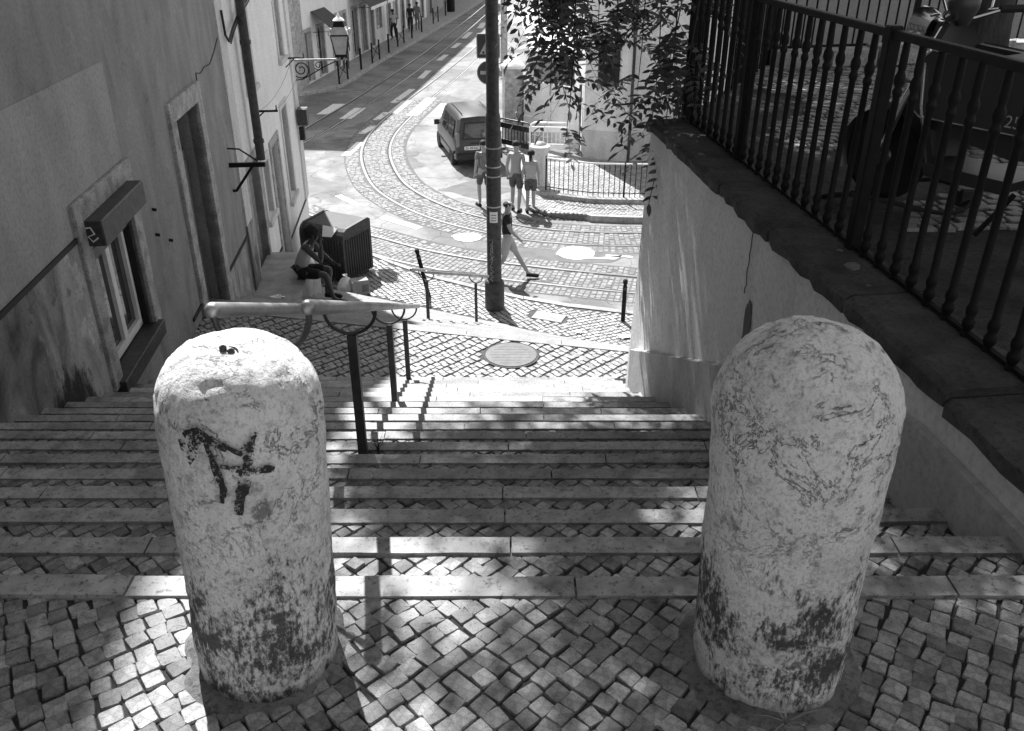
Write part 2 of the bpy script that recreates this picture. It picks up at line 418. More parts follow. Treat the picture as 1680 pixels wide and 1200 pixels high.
disc('manhole_cover', (1.45, 18.5), 0.42, 0.42, ROAD + 0.014, mat['cast_shiny'], rd)
patch([(0.95, 18.55), (1.15, 18.7), (1.9, 18.2), (2.5, 18.35), (2.3, 18.05), (1.2, 18.2)], mat['concrete'], 'concrete_collar', ROAD + 0.009, 0.03)
disc('manhole_cover', (-1.05, 19.55), 0.33, 0.30, ROAD + 0.014, mat['cast_shiny'], rd)

# near pavement between kerb and lower steps
ANG = math.atan2(-2.75, 5.5); kd = Vector((math.cos(ANG), math.sin(ANG), 0)); kn = Vector((-kd.y, kd.x, 0))     # along kerb / towards road
def L1(x): return 15.2 - 0.5 * (x + 1.71)
def KERB(x):
    pts = [(-9, 22.6), (-5.2, 19.9), (-3.33, 18.34), (-2.65, 17.67), (-1.93, 16.97), (-0.49, 16.09), (0.36, 15.63), (1.41, 15.2), (2.54, 14.92), (9, 13.4)]
    for (a, b), (c, d) in zip(pts, pts[1:]):
        if a <= x <= c: return b + (d - b) * (x - a) / (c - a)
    return pts[-1][1]
xs = [-5.2 + 0.3 * i for i in range(46)]
pv = MB()
n = len(xs)
pv.poly([(x, L1(x) - 0.3, PAVE - 0.012) for x in xs] + [(x, KERB(x) - 0.1, PAVE - 0.012) for x in xs], [(i, i + 1, n + i + 1, n + i) for i in range(n - 1)])
pv.poly([(x, L1(x) - 0.3, PAVE - 0.012) for x in xs] + [(x, L1(x) - 0.3, ROAD) for x in xs], [(i, i + 1, n + i + 1, n + i) for i in range(n - 1)])
pave = pv.build('pavement', mat['joint_pale']); tag(pave, 'cobbled pavement beside the tram road at the foot of the steps', kind='structure')
x = -5.1
while x < 8:
    ln = random.uniform(0.7, 1.1); e = min(x + ln, 8.4)
    q = MB(); A = [(x + 0.006, KERB(x) - 0.14), (e - 0.006, KERB(e) - 0.14), (e - 0.006, KERB(e) + jit(.01)), (x + 0.006, KERB(x) + jit(.01))]
    q.prism(A, ROAD - 0.02, PAVE + 0.006 + jit(0.004)).build('kerbstone', mat['nosing'], pave); x = e

# irregular cobble shapes, shared by all cobbles
def cobble_mesh(seed, name='cobble'):
    rs = random.Random(seed); h = 0.5
    cs = [(-h, -h), (h, -h), (h, h), (-h, h)]; ring = []
    cs = [(a + rs.uniform(-0.07, 0.07), b + rs.uniform(-0.07, 0.07)) for a, b in cs]
    for i in range(4):
        a, b, c = Vector(cs[i - 1]), Vector(cs[i]), Vector(cs[(i + 1) % 4])
        k1, k2 = rs.uniform(0.04, 0.13), rs.uniform(0.04, 0.13)
        ring += [b.lerp(a, k1), b.lerp(c, k2)]
    p = [(q.x * 1.0, q.y * 1.0, -0.45) for q in ring] + [(q.x * 0.985, q.y * 0.985, -0.09) for q in ring]
    p += [(q.x * 0.90, q.y * 0.90, rs.uniform(-0.02, 0.012)) for q in ring]; p.append((rs.uniform(-.1, .1), rs.uniform(-.1, .1), 0.015))
    f = []
    for r in (0, 8):
        for i in range(8): f.append((r + i, r + (i + 1) % 8, r + 8 + (i + 1) % 8, r + 8 + i))
    for i in range(8): f.append((16 + i, 16 + (i + 1) % 8, 24))
    return p, f
COB = [cobble_mesh(100 + i) for i in range(20)]
def cobble_objs(m_, tagname):
    ms = []
    for i, (p, f) in enumerate(COB):
        me = bpy.data.meshes.new(tagname); me.from_pydata(p, [], f); me.materials.append(m_); me.update()
        for q in me.polygons: q.use_smooth = True
        me.set_sharp_from_angle(angle=R(50)); ms.append(me)
    return ms
COBM = cobble_objs(mat['cobble'], 'cobble'); COBP = cobble_objs(mat['cobble_pale'], 'cobble')

def lay(places, parent, meshes, mass_mat, keep=300, score=None):
    """places: (x, y, z, rot, sx, sy). the ones that show largest become objects of their own, the rest one mass"""
    if score: places = sorted(places, key=score)
    for (x, y, z, a, sx, sy) in places[:keep]:
        o = bpy.data.objects.new('cobble', random.choice(meshes)); col.objects.link(o); o.parent = parent
        o.location = (x, y, z); o.rotation_euler = (jit(0.02), jit(0.02), a + random.choice((0, 1, 2, 3)) * PI / 2); o.scale = (sx, sx if random.random() < 0.5 else sy, 0.06)
    rest = places[keep:]
    if rest:
        m = MB()
        for (x, y, z, a, sx, sy) in rest:
            p, f = random.choice(COB); T = Matrix.Translation((x, y, z)) @ Matrix.Rotation(a + random.choice((0, 1, 2, 3)) * PI / 2, 4, 'Z') @ Matrix.Diagonal((sx, sy, 0.09, 1))
            m.poly([T @ Vector(q) for q in p], f)
        o = m.build('cobble_mass', mass_mat, parent, fix=False); o['kind'] = 'stuff'

def inframe(x, y, z, m=0.06):
    Z = z - 1.6; zc = y * math.cos(PITCH) - Z * math.sin(PITCH); up = y * math.sin(PITCH) + Z * math.cos(PITCH)
    if zc <= 0.1: return False
    return abs(x / zc) < 840 / 1420 + m and abs(up / zc) < 600 / 1420 + m

# top landing -----------------------------------------------------------------------------------
CELL = 0.049
TH = math.atan(0.1)
def XL(y): return -2.8 - 0.1 * y
def XR(y): return 1.8 - 0.1 * y
E0, TR, RI = 1.81, 0.35, 0.155
base = MB(); base.box(XL(0) - 0.3, XR(0) + 0.2, -4, E0 - 0.004, -0.6, -0.009)
land = base.build('top_landing', mat['joint']); tag(land, 'cobbled top landing where the two stone bollards stand', kind='structure')
pl = []
cz = complex(0, 1.45)
for i in range(-98, 99):
    for j in range(-98, 99):
        z0 = complex(i * CELL + (0.5 * CELL * 0.2 if j % 2 else 0), j * CELL) * complex(math.cos(PI / 4), math.sin(PI / 4))
        z1 = z0 + 1j * 0.105 * z0 * z0 if abs(z0.real) < 2.4 else None
        if z1 is None: continue
        ang = PI / 4 + math.atan2((1j * 0.21 * z0 + 1).imag, (1 + 1j * 0.21 * z0).real)
        s = abs(1 + 1j * 0.21 * z0)
        x, y = z1.real + cz.real, z1.imag + cz.imag
        if not (-1.2 < y < E0 - 0.052 and XL(y) + 0.04 < x < 1.75): continue
        if abs(z0.imag) > 2.6: continue
        if math.hypot(x + 0.585, y - 1.54) < 0.15 or math.hypot(x - 0.615, y - 1.52) < 0.16: continue
        pl.append((x + jit(0.005), y + jit(0.005), jit(0.0025) - (0.002 if y > E0 - 0.11 else 0), ang + jit(0.12), CELL * s * random.uniform(0.95, 1.01), CELL * s * random.uniform(0.95, 1.03)))
lay(pl, land, COBM, mat['cobble_mass'], 300, lambda q: (0 if inframe(q[0], q[1], q[2]) else 1, q[1] if inframe(q[0], q[1], q[2]) else 9 - q[1]))

def nosing_row(xa, xb, yfun, z, parent, wdt=0.085, hgt=0.17, rnd=0.008, m_=None, lens=(0.7, 1.25)):
    x = xa
    while x < xb - 0.05:
        e = x + random.uniform(*lens)
        if e > xb - 0.3: e = xb
        y0, y1 = yfun(x), yfun(e); zz = z + 0.011 + jit(0.003)
        m = MB(); g = 0.003; nseg = 7
        top = []; 
        for k in range(nseg + 1):
            f = k / nseg; xx = lerp(x + g, e - g, f); yy = lerp(y0, y1, f)
            r = jit(0.003)
            top.append([(xx, yy - wdt + jit(.002), zz - 0.002), (xx, yy - 0.012 + jit(.003), zz + jit(.0015)), (xx, yy + r, zz - 0.012 + jit(0.003)), (xx, yy + r, zz - hgt), (xx, yy - wdt, zz - hgt)])
        pts = [p for s in top for p in s]; fs = []
        for k in range(nseg):
            for q in range(5): fs.append((k * 5 + q, k * 5 + (q + 1) % 5, (k + 1) * 5 + (q + 1) % 5, (k + 1) * 5 + q))
        fs += [(4, 3, 2, 1, 0), tuple(nseg * 5 + q for q in range(5))]
        m.poly(pts, fs); m.build('nosing_stone', m_ or mat['nosing'], parent); x = e
nosing_row(XL(E0), XR(E0) + 0.1, lambda x: E0, 0.0, land)

# main flight -----------------------------------------------------------------------------------
NS = 17
sm = MB()
for k in range(1, NS + 1):
    y0, y1, z = E0 + TR * (k - 1), E0 + TR * k, -RI * k
    sm.box(XL(y1) - 0.1, XR(y0) + 0.1, y0 - 0.1, y1 - 0.004, z - 0.9, z - 0.010)
stairs = sm.build('stairs', mat['joint']); tag(stairs, 'long flight of cobbled steps with limestone edges going down', kind='structure')
pl = []
for k in range(1, NS + 1):
    y0, y1, z = E0 + TR * (k - 1), E0 + TR * k, -RI * k
    c = CELL * 1.02; D = c * math.sqrt(2)
    off = random.uniform(0, D)
    row = 0; y = y1 - 0.085 + 0.03
    while y > y0 + 0.0:
        x = XL(y) + 0.05 + off + (D / 2 if row % 2 else 0)
        while x < XR(y) - 0.03:
            pl.append((x + jit(.006), y + jit(.006), z + jit(0.003) - (0.002 if y > y1 - 0.12 else 0), PI / 4 + jit(0.12), c * random.uniform(0.93, 1.0), c * random.uniform(0.93, 1.02)))
            x += D
        y -= D / 2; row += 1
    nosing_row(XL(y1) - 0.03, XR(y1) + 0.02, lambda x, y1=y1: y1, z, stairs)
def vis(q):
    k = round((q[2]) / -RI); yv = (1.6 + RI * k) / ((1.6 + RI * (k - 1)) / (E0 + TR * (k - 1)))
    ok = inframe(*q[:3]) and q[1] > yv - 0.03
    hid = 0
    return (0 if ok else 1, q[1])
lay(pl, stairs, COBM, mat['cobble_mass'], 300, vis)

# middle landing and the lower, fanned flight -----------------------------------------------------
Y0M = E0 + TR * NS
def L0(x): return 8.75 - 0.227 * (x - 1.46)
ml = MB()
xa = [-4.3 + 0.3 * i for i in range(24)]
n = len(xa)
ml.poly([(x, Y0M - 0.1, LAND - 0.012) for x in xa] + [(x, L0(x) - 0.01, LAND - 0.012) for x in xa] + [(x, L0(x) - 0.01, LAND - 0.4) for x in xa], [(i, i + 1, n + i + 1, n + i) for i in range(n - 1)] + [(n + i, n + i + 1, 2 * n + i + 1, 2 * n + i) for i in range(n - 1)])
mland = ml.build('middle_landing', mat['joint_pale']); tag(mland, 'sunlit cobbled middle landing below the main steps', kind='structure')
pl = []
c = 0.078
for i in range(-105, 106):
    for j in range(-105, 106):
        a = PI / 4
        x = (i * c + (0.4 * c if j % 2 else 0)) * math.cos(a) - j * c * math.sin(a) - 1; y = (i * c) * math.sin(a) + j * c * math.cos(a) + 9
        y += 0.06 * math.sin(x * 1.7)
        if XL(y) < x < 2.4 and Y0M + 0.02 < y < L0(x) - 0.11 and math.hypot(x + 0.01, y - 8.56) > 0.33:
            pl.append((x + jit(.006), y + jit(.006), LAND + jit(.004), a + jit(0.12), c * random.uniform(0.83, 0.95), c * random.uniform(0.83, 0.95)))
lay(pl, mland, COBP, mat['cobble_pale_mass'], 300, lambda q: (0 if inframe(*q[:3]) else 1, q[1]))
mat['iron_cover'] = M('cast_iron_cover', 0.13, 0.6, 0.2, 9, 60, 0.3, 0.004, 0.2)
mh = empty('manhole_cover', (-0.01, 8.56, LAND), 0, 'round grey manhole cover set in the sunlit middle landing', 'manhole')
disc('rim', (0, 0), 0.315, 0.315, 0.004, mat['joint_pale'], mh, 40)
cv = disc('lid', (0, 0), 0.285, 0.285, 0.01, mat['iron_cover'], mh, 40)
lp = MB()
for i in range(-3, 4):
    hw = math.sqrt(max(0, 0.23 ** 2 - (i * 0.065) ** 2)); lp.box(-hw, hw, i * 0.065 - 0.012, i * 0.065 + 0.012, 0.008, 0.0115)
lp.build('lid_ribs', mat['iron_cover'], mh)

NF = 15
def LF(x, k): return lerp(L0(x), L1(x), k / NF)
fm = MB()
xs2 = [-5.2 + 0.4 * i for i in range(24)]
n = len(xs2)
for k in range(1, NF):
    z = LAND + (PAVE - LAND) * k / NF
    P = [(x, LF(x, k - 1) - 0.1, z - 0.008) for x in xs2] + [(x, LF(x, k) - 0.006, z - 0.008) for x in xs2] + [(x, LF(x, k) - 0.006, z - 0.3) for x in xs2]
    fm.poly(P, [(i, i + 1, n + i + 1, n + i) for i in range(n - 1)] + [(n + i, n + i + 1, 2 * n + i + 1, 2 * n + i) for i in range(n - 1)])
low = fm.build('lower_steps', M('lower_tread', 0.22, 0.85, 0.3, 5, 50, 0.5, 0.008, speck=0.4)); tag(low, 'pale stone steps fanning down from the middle landing to the pavement', kind='structure')
nosing_row(-4.2, 2.3, L0, LAND, mland, wdt=0.16, lens=(0.6, 1.1), m_=M('pale_nosing', 0.31, 0.8, 0.2, 6, 50, 0.5, 0.006, rnd=0.08, speck=0.3))
pn = bpy.data.materials['pale_nosing']
for k in range(1, NF): nosing_row(-4.6, 3.2, lambda x, k=k: LF(x, k), LAND + (PAVE - LAND) * k / NF, low, wdt=0.14, lens=(0.6, 1.1), m_=pn)

# small pavement cobbles, one mass
pl = []
c = 0.10
for i in range(-120, 121):
    for j in range(-120, 121):
        a = 0.55; x = (i * c) * math.cos(a) - j * c * math.sin(a); y = (i * c) * math.sin(a) + j * c * math.cos(a) + 17
        y += 0.1 * math.sin(x * 2.1)
        if -5 < x < 3.6 and L1(x) + 0.02 < y < KERB(x) - 0.2 and not (0.32 < x < 1.02 and abs(y - (14.75 - 0.4 * (x - .65))) < 0.2):
            pl.append((x + jit(.008), y + jit(.008), PAVE + jit(.004), a + jit(0.15), c * random.uniform(0.8, 0.93), c * random.uniform(0.8, 0.93)))
lay(pl, pave, COBP, mat['cobble_pale_mass'], 0)
hc = MB().prism([(0.36, 14.68), (0.90, 14.46), (1.02, 14.78), (0.48, 15.0)], PAVE - 0.02, PAVE + 0.008).build('cover_plate', mat['concrete'], pave)

# ------------------------------------------------------------------ buildings on the left of the steps
def facade_sheet(mb, y0, y1, z0, z1, x, holes, depth=0.3):
    ys = sorted({y0, y1, *[h[0] for h in holes], *[h[1] for h in holes]}); zs = sorted({z0, z1, *[h[2] for h in holes], *[h[3] for h in holes]})
    for a, b in zip(ys, ys[1:]):
        for c_, d in zip(zs, zs[1:]):
            my, mz = (a + b) / 2, (c_ + d) / 2
            if my < y0 or my > y1 or mz < z0 or mz > z1: continue
            if any(h[0] < my < h[1] and h[2] < mz < h[3] for h in holes): continue
            mb.quad((x, a, c_), (x, b, c_), (x, b, d), (x, a, d))
    for a, b, c_, d in holes:
        e = x - depth
        mb.quad((x, a, c_), (e, a, c_), (e, a, d), (x, a, d)); mb.quad((x, b, c_), (e, b, c_), (e, b, d), (x, b, d))
        mb.quad((x, a, c_), (e, a, c_), (e, b, c_), (x, b, c_)); mb.quad((x, a, d), (e, a, d), (e, b, d), (x, b, d))

def block(mb, y0, y1, z0, z1, x, deep):
    """sides, back and roof of a house whose front sheet lies at x"""
    e = x - deep
    mb.quad((x, y0, z0), (e, y0, z0), (e, y0, z1), (x, y0, z1)); mb.quad((x, y1, z0), (e, y1, z0), (e, y1, z1), (x, y1, z1))
    mb.quad((e, y0, z0), (e, y1, z0), (e, y1, z1), (e, y0, z1)); mb.quad((x, y0, z1), (x, y1, z1), (e, y1, z1), (e, y0, z1))

def surround(parent, y0, y1, z0, z1, wd, x, m_, sill=False, proud=0.03, top=None):
    t = top or wd
    o = empty_part('surround', parent)
    for nm, a in (('jamb', (y0 - wd, y0, z0, z1)), ('jamb', (y1, y1 + wd, z0, z1)), ('lintel', (y0 - wd - 0.0, y1 + wd + 0.0, z1 + 0.002, z1 + t))):
        MB().box(x - 0.12, x + proud, a[0], a[1], a[2], a[3], 0.006).build(nm, m_, parent)
    if sill: MB().box(x - 0.2, x + proud + 0.05, y0 - wd - 0.03, y1 + wd + 0.03, z0 - 0.09, z0 - 0.002, 0.006).build('sill', m_, parent)
def empty_part(*a): return None

def window(parent, y0, y1, z0, z1, x, leaves=2, fm=None, fr=0.055, bars=0):
    fm = fm or mat['frame_white']
    m = MB()
    m.box(x, x + 0.05, y0, y1, z0, z0 + fr); m.box(x, x + 0.05, y0, y1, z1 - fr, z1); m.box(x, x + 0.05, y0, y0 + fr, z0 + fr, z1 - fr); m.box(x, x + 0.05, y1 - fr, y1, z0 + fr, z1 - fr)
    f = m.build('window_frame', fm, parent)
    wdt = (y1 - y0 - 2 * fr) / leaves
    for i in range(leaves):
        a, b = y0 + fr + i * wdt, y0 + fr + (i + 1) * wdt; c_, d = z0 + fr, z1 - fr
        s = MB(); k = 0.045
        s.box(x + 0.01, x + 0.065, a, b, c_, c_ + k); s.box(x + 0.01, x + 0.065, a, b, d - k, d); s.box(x + 0.01, x + 0.065, a, a + k, c_ + k, d - k); s.box(x + 0.01, x + 0.065, b - k, b, c_ + k, d - k)
        for q in range(bars):
            zz = lerp(c_, d, (q + 1) / (bars + 1)); s.box(x + 0.012, x + 0.055, a + k, b - k, zz - 0.012, zz + 0.012)
        s.build('casement', fm, f)
        MB().box(x + 0.02, x + 0.028, a + k - 0.004, b - k + 0.004, c_ + k - 0.004, d - k + 0.004).build('pane', mat['glass'], f)
    return f

def door(parent, y0, y1, z0, z1, x, m_=None, transom=0.0):
    m = MB(); m.box(x, x + 0.05, y0, y1, z0, z1 - transom)
    d = m.build('door', m_ or mat['timber'], parent)
    p = MB(); h = (z1 - transom - z0)
    for zz0, zz1 in ((z0 + 0.12, z0 + h * 0.42), (z0 + h * 0.48, z0 + h * 0.95)):
        for yy0, yy1 in ((y0 + 0.08, (y0 + y1) / 2 - 0.03), ((y0 + y1) / 2 + 0.03, y1 - 0.08)): p.box(x + 0.045, x + 0.066, yy0, yy1, zz0, zz1, 0.006)
    p.build('door_panels', m_ or mat['timber'], d)
    MB().tube([(x + 0.05, y0 + 0.1, z0 + h * 0.46), (x + 0.11, y0 + 0.1, z0 + h * 0.46), (x + 0.11, y0 + 0.1, z0 + h * 0.46 + 0.1)], 0.012, 6).build('handle', mat['steel'], d)
    if transom:
        MB().box(x + 0.01, x + 0.02, y0 + 0.04, y1 - 0.04, z1 - transom + 0.05, z1 - 0.04).build('pane', mat['glass'], d)
        g = MB()
        for i in range(4): g.box(x + 0.03, x + 0.045, lerp(y0, y1, (i + 1) / 5) - 0.008, lerp(y0, y1, (i + 1) / 5) + 0.008, z1 - transom, z1)
        g.build('grille', mat['iron'], d)
    return d

ROOF = 10.4
nb = empty('grey_rendered_house', (-2.8, 0, 0), TH, 'dark grey rendered house beside the stairs with shuttered window and deep stone doorway', 'house')
WH = (6.76, 7.88, -2.10, -0.62); DH = (9.86, 10.96, -3.6, -0.50)
m = MB(); facade_sheet(m, -5, 12.72, -5.4, ROOF, 0, [WH, DH], 0.28); block(m, -5, 12.72, -5.4, ROOF, 0, 9); m.build('wall', mat['render_dark'], nb)
# repainted rectangle and stained plinth coat, thin coats of render on the wall
m = MB(); facade_sheet(m, -4.9, 7.98, -0.70, 0.42, 0.004, [(6.5, 8.0, -3, -0.44)], 0.003); m.build('repainted_coat', mat['render_mid'], nb)
m = MB(); facade_sheet(m, -4.9, 6.54, -3.6, -0.735, 0.006, [], 0.004); m.build('plinth_coat', mat['render_plinth'], nb)
m = MB().box(0, 0.02, -4.9, 6.54, -0.74, -0.70); m.box(0, 0.02, 9.2, 9.66, -2.66, -2.62); m.box(0, 0.02, 11.16, 12.7, -2.86, -2.82); m.build('plinth_line', mat['black'], nb)
m = MB(); facade_sheet(m, 11.17, 12.71, -5.3, -2.86, 0.006, [], 0.004); m.build('plinth_coat', mat['render_plinth'], nb)
# black mould at the foot of the wall
def blob(cy, cz_, ry, rz, seed, x):
    rs = random.Random(seed); P = []
    for k in range(40):
        a = 2 * PI * k / 40; r = 1 + 0.35 * noise.noise(Vector((math.cos(a) * 2, math.sin(a) * 2, seed))) + rs.uniform(-.1, .1)
        P.append((x, cy + ry * r * math.cos(a), cz_ + rz * r * math.sin(a)))
    return P
MB().quad((0.010, 5.0, -2.6), (0.010, 6.5, -2.6), (0.010, 6.5, -1.2), (0.010, 5.0, -1.2)).build('mould_stain', mat['mould'], nb)
MB().quad((0.010, 2.6, -2.2), (0.010, 4.6, -2.2), (0.010, 4.6, -0.9), (0.010, 2.6, -0.9)).build('mould_stain', mat['mould'], nb)
# shuttered window
wn = empty('window', (0, 0, 0)); wn.parent = nb
surround(wn, WH[0], WH[1], WH[2], WH[3], 0.2, 0.0, mat['stone_trim'], proud=0.035, top=0.17)
window(wn, WH[0] + 0.035, WH[1] - 0.05, WH[2] + 0.06, -0.95, -0.13, 2)
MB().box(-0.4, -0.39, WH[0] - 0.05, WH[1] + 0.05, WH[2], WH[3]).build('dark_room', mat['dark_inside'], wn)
MB().box(-0.28, 0.09, WH[0] - 0.12, WH[1] + 0.08, WH[2] - 0.10, WH[2] + 0.045, 0.006).build('sill', mat['dark_steel'], wn)
MB().box(-0.19, -0.03, WH[1] - 0.045, WH[1] - 0.004, WH[2] + 0.05, -0.7).build('shutter_guide', mat['black'], wn)
MB().box(-0.19, -0.02, WH[0] + 0.004, WH[0] + 0.03, WH[2] + 0.05, -0.7).build('shutter_guide', mat['black'], wn)
MB().box(-0.02, 0.17, WH[0] - 0.06, WH[1] + 0.02, -0.83, -0.62, 0.01).build('shutter_box', mat['dark_steel'], wn)
gl = [Vector((0.04, -0.03)), Vector((0.0, -0.06)), Vector((-0.03, -0.02)), Vector((0.02, 0.0)), Vector((0.0, 0.05)), Vector((-0.04, 0.045))]
m = MB(); m.tube([(0.075 + p.x * 1.1, WH[0] - 0.064, -0.725 + p.y * 1.1) for p in gl], 0.007, 5); m.build('painted_mark', mat['white'], wn)
mat['shutter'] = M('shutter_slat', 0.11, 0.5, 0.2)
for i in range(7):
    z = -0.62 - 0.052 * (i + 1) - 0.02; MB().box(-0.06, -0.03 + 0.006 * (i % 2), WH[0] + 0.03, WH[1] - 0.04, z - 0.024, z + 0.024, 0.004).build('shutter_slat', mat['shutter'], wn)
# deep doorway
dw = empty('doorway', (0, 0, 0)); dw.parent = nb
surround(dw, DH[0], DH[1], -3.5, DH[3], 0.22, 0.0, mat['stone_trim'], proud=0.04, top=0.22)
door(dw, DH[0] + 0.02, DH[1] - 0.02, -3.2, DH[3] - 0.01, -0.27, mat['timber'], 0.55)
MB().box(-0.26, 0.06, DH[0], DH[1], -3.4, -3.2).build('door_step', mat['stone_trim'], dw)
# bolts on the wall, cracks, bracket
for y, z in ((8.55, -1.1), (8.9, -1.55), (8.5, -1.35)): MB().tube([(0, y, z), (0.04, y, z - 0.01)], 0.016, 6).build('wall_bolt', mat['iron'], nb)
br = MB(); br.box(0, 0.5, 12.25, 12.30, -1.66, -1.60); br.tube([(0.0, 12.27, -2.0), (0.05, 12.27, -2.0), (0.33, 12.27, -1.64)], 0.022, 6); br.tube([(0, 12.3, -1.4), (0.16, 12.3, -1.41), (0.4, 12.28, -1.58)], 0.012, 6)
br.build('iron_bracket', mat['iron'], nb)
cr = [(12.7, 0.02), (12.35, -0.12), (12.0, -0.22), (11.7, -0.2), (11.45, -0.24), (11.2, -0.2), (11.2, -0.36)]
MB().tube([(0.006, y + jit(.01), z) for y, z in cr], 0.006, 5).build('loose_cable', mat['black'], nb)

lb = empty('pale_rendered_house', (-2.8, 0, 0), TH, 'pale rendered house with drainpipe and wall lantern on the street corner', 'house')
H2 = {'dA': (13.4, 14.35, -4.4, -2.0), 'wB': (14.75, 15.3, -3.25, -2.3), 'dC': (15.75, 16.6, -5.0, -2.25), 'wD': (17.4, 18.1, -3.7, -1.9), 'wE': (14.45, 15.05, -0.98, 1.1), 'wF': (18.05, 18.65, -1.05, 1.1)}
m = MB(); facade_sheet(m, 12.722, 19.85, -5.4, ROOF - 0.9, -0.01, list(H2.values()), 0.25); block(m, 12.722, 19.85, -5.4, ROOF - 0.9, -0.01, 9); m.build('wall', mat['render_light'], lb)
m = MB().box(-0.1, 0.025, 12.74, 13.2, -2.7, ROOF); m.build('pilaster', mat['render_white'], lb)
m = MB().box(-0.1, 0.03, 12.74, 13.2, -5.3, -2.7); m.build('pilaster_foot', mat['render_plinth'], lb)
m = MB().box(-0.1, 0.03, 19.4, 19.87, -4.3, ROOF); m.build('corner_pilaster', mat['render_white'], lb)
m = MB().box(-0.1, 0.012, 14.6, 15.72, -4.1, -4.06); m.box(-0.1, 0.012, 16.8, 19.85, -4.34, -4.3); m.build('plinth_line', mat['black'], lb)
for k, h in H2.items():
    g = empty('doorway' if k[0] == 'd' else 'window'); g.parent = lb
    surround(g, h[0], h[1], h[2], h[3], 0.13, -0.01, mat['stone_trim'] if k[0] == 'd' else mat['render_white'], sill=(k[0] == 'w'), proud=0.025)
    if k[0] == 'd': door(g, h[0] + .01, h[1] - .01, h[2] + 0.05, h[3] - .01, -0.24, mat['frame_white'] if k == 'dC' else mat['timber'])
    else: window(g, h[0] + .01, h[1] - .01, h[2] + .01, h[3] - .01, -0.2, 2, bars=1)
m = MB().tube([(0.13, 14.02, ROOF), (0.13, 14.02, -2.0)], 0.07, 10)
dp = m.build('drainpipe', mat['dark_steel'], lb, smooth=True)
for z in (-1.7, -0.2, 1.4, 3.0): MB().lathe([(0.085, -0.03), (0.085, 0.03)], 10, (0.13, 14.02, z)).build('pipe_collar', mat['dark_steel'], dp)
for y, z, L in ((14.45, -1.32, 0.42), (18.75, -1.12, 0.4)):
    m = MB().box(0, L, y - 0.015, y + 0.015, z - 0.015, z + 0.015); m.tube([(0, y, z - 0.18), (L * 0.5, y, z)], 0.011, 5); m.tube([(L - 0.02, y, z), (L - 0.02, y, z + 0.09)], 0.011, 5); m.build('line_bracket', mat['iron'], lb)
for s_ in (0.15, 0.38):
    m = MB(); P = [(s_, 14.45 + 4.3 * t, lerp(-1.3, -1.1, t) - 0.16 * 4 * t * (1 - t)) for t in [i / 12 for i in range(13)]]; m.tube(P, 0.004, 4); m.build('washing_line', mat['dark_steel'], lb)
P = [(0.05, 13.0, 0.35), (0.06, 13.0, 0.02), (0.07, 13.15, -0.08), (0.06, 13.5, 0.02), (0.06, 14.1, 0.18), (0.05, 14.9, 0.28), (0.05, 16.5, 0.55), (0.05, 19, 0.9)]
MB().tube(P, 0.018, 6).build('wall_cable', mat['black'], lb)
MB().tube([(a, b + 0.1, c_ - 0.04) for a, b, c_ in P[2:]], 0.012, 6).build('wall_cable', mat['black'], lb)
MB().box(0.02, 0.24, 19.35, 19.7, -2.62, -2.28, 0.01).build('meter_box', mat['dark_steel'], lb)
MB().box(0.02, 0.14, 19.4, 19.6, -2.95, -2.68, 0.01).build('meter_box', mat['black'], lb)
# raised stone platform in front of the doors
pf = MB(); pf.prism([(XL(11.5) - 0.05, 11.5), (-3.28, 11.5), (-3.42, 14.4), (XL(14.4) - 0.05, 14.4)], -5.2, -3.75)
pfo = pf.build('door_platform', mat['concrete']); tag(pfo, 'raised stone platform in front of the pale house doors', 'platform')

# ------------------------------------------------------------------ right retaining wall
rw = empty('retaining_wall', (1.8, 0, 0), TH, 'pale rendered retaining wall with broken stone coping beside the stairs', 'wall')
m = MB()
pr_ = []
for i in range(0, 37):
    y = -3 + i * (9.98 / 36)
    bat = 0.10 * max(0, (y - 5.0) / 2.0)
    pr_.append([(0.0, y, 0.055 if y > 2.6 else 0.03), (-bat * 0.3, y, -1.2), (-bat, y, -3.2), (-bat * 1.3, y, -5.4)])
pts = [p for s in pr_ for p in s]; fs = [(i * 4 + q, (i + 1) * 4 + q, (i + 1) * 4 + q + 1, i * 4 + q + 1) for i in range(36) for q in range(3)]
m.poly(pts, fs)
l4 = pr_[-1]; m.poly(l4 + [(0.55, 6.98, -5.4), (0.45, 6.98, 0.05)], [(0, 1, 2, 3, 4, 5)])
m.build('wall', mat['wall_pale'], rw, fix=False)
m = MB()
def zs(y): return -(y - E0) / TR * RI
for i in range(18):
    y0 = 1.2 + i * 0.31; y1 = y0 + 0.31; b0 = 0.03 + 0.1 * max(0, (y0 - 5) / 2.0) * 0.75; b1 = 0.03 + 0.1 * max(0, (y1 - 5) / 2.0) * 0.75
    z0, z1 = min(-0.1, zs(y0) + 0.40), min(-0.1, zs(y1) + 0.40)
    m.quad((-b0, y0, z0), (-b1, y1, z1), (-b1, y1, z1 - 2), (-b0, y0, z0 - 2)); m.quad((-b0, y0, z0), (-b1, y1, z1), (0.02, y1, z1 + 0.015), (0.02, y0, z0 + 0.015))
m.build('plinth', mat['wall_plinth'], rw)
y = -3.0; i = 0
cuts = [-3.0, -1.6, -0.4, 0.9, 2.62, 3.45, 4.35, 5.2, 6.1, 7.03]
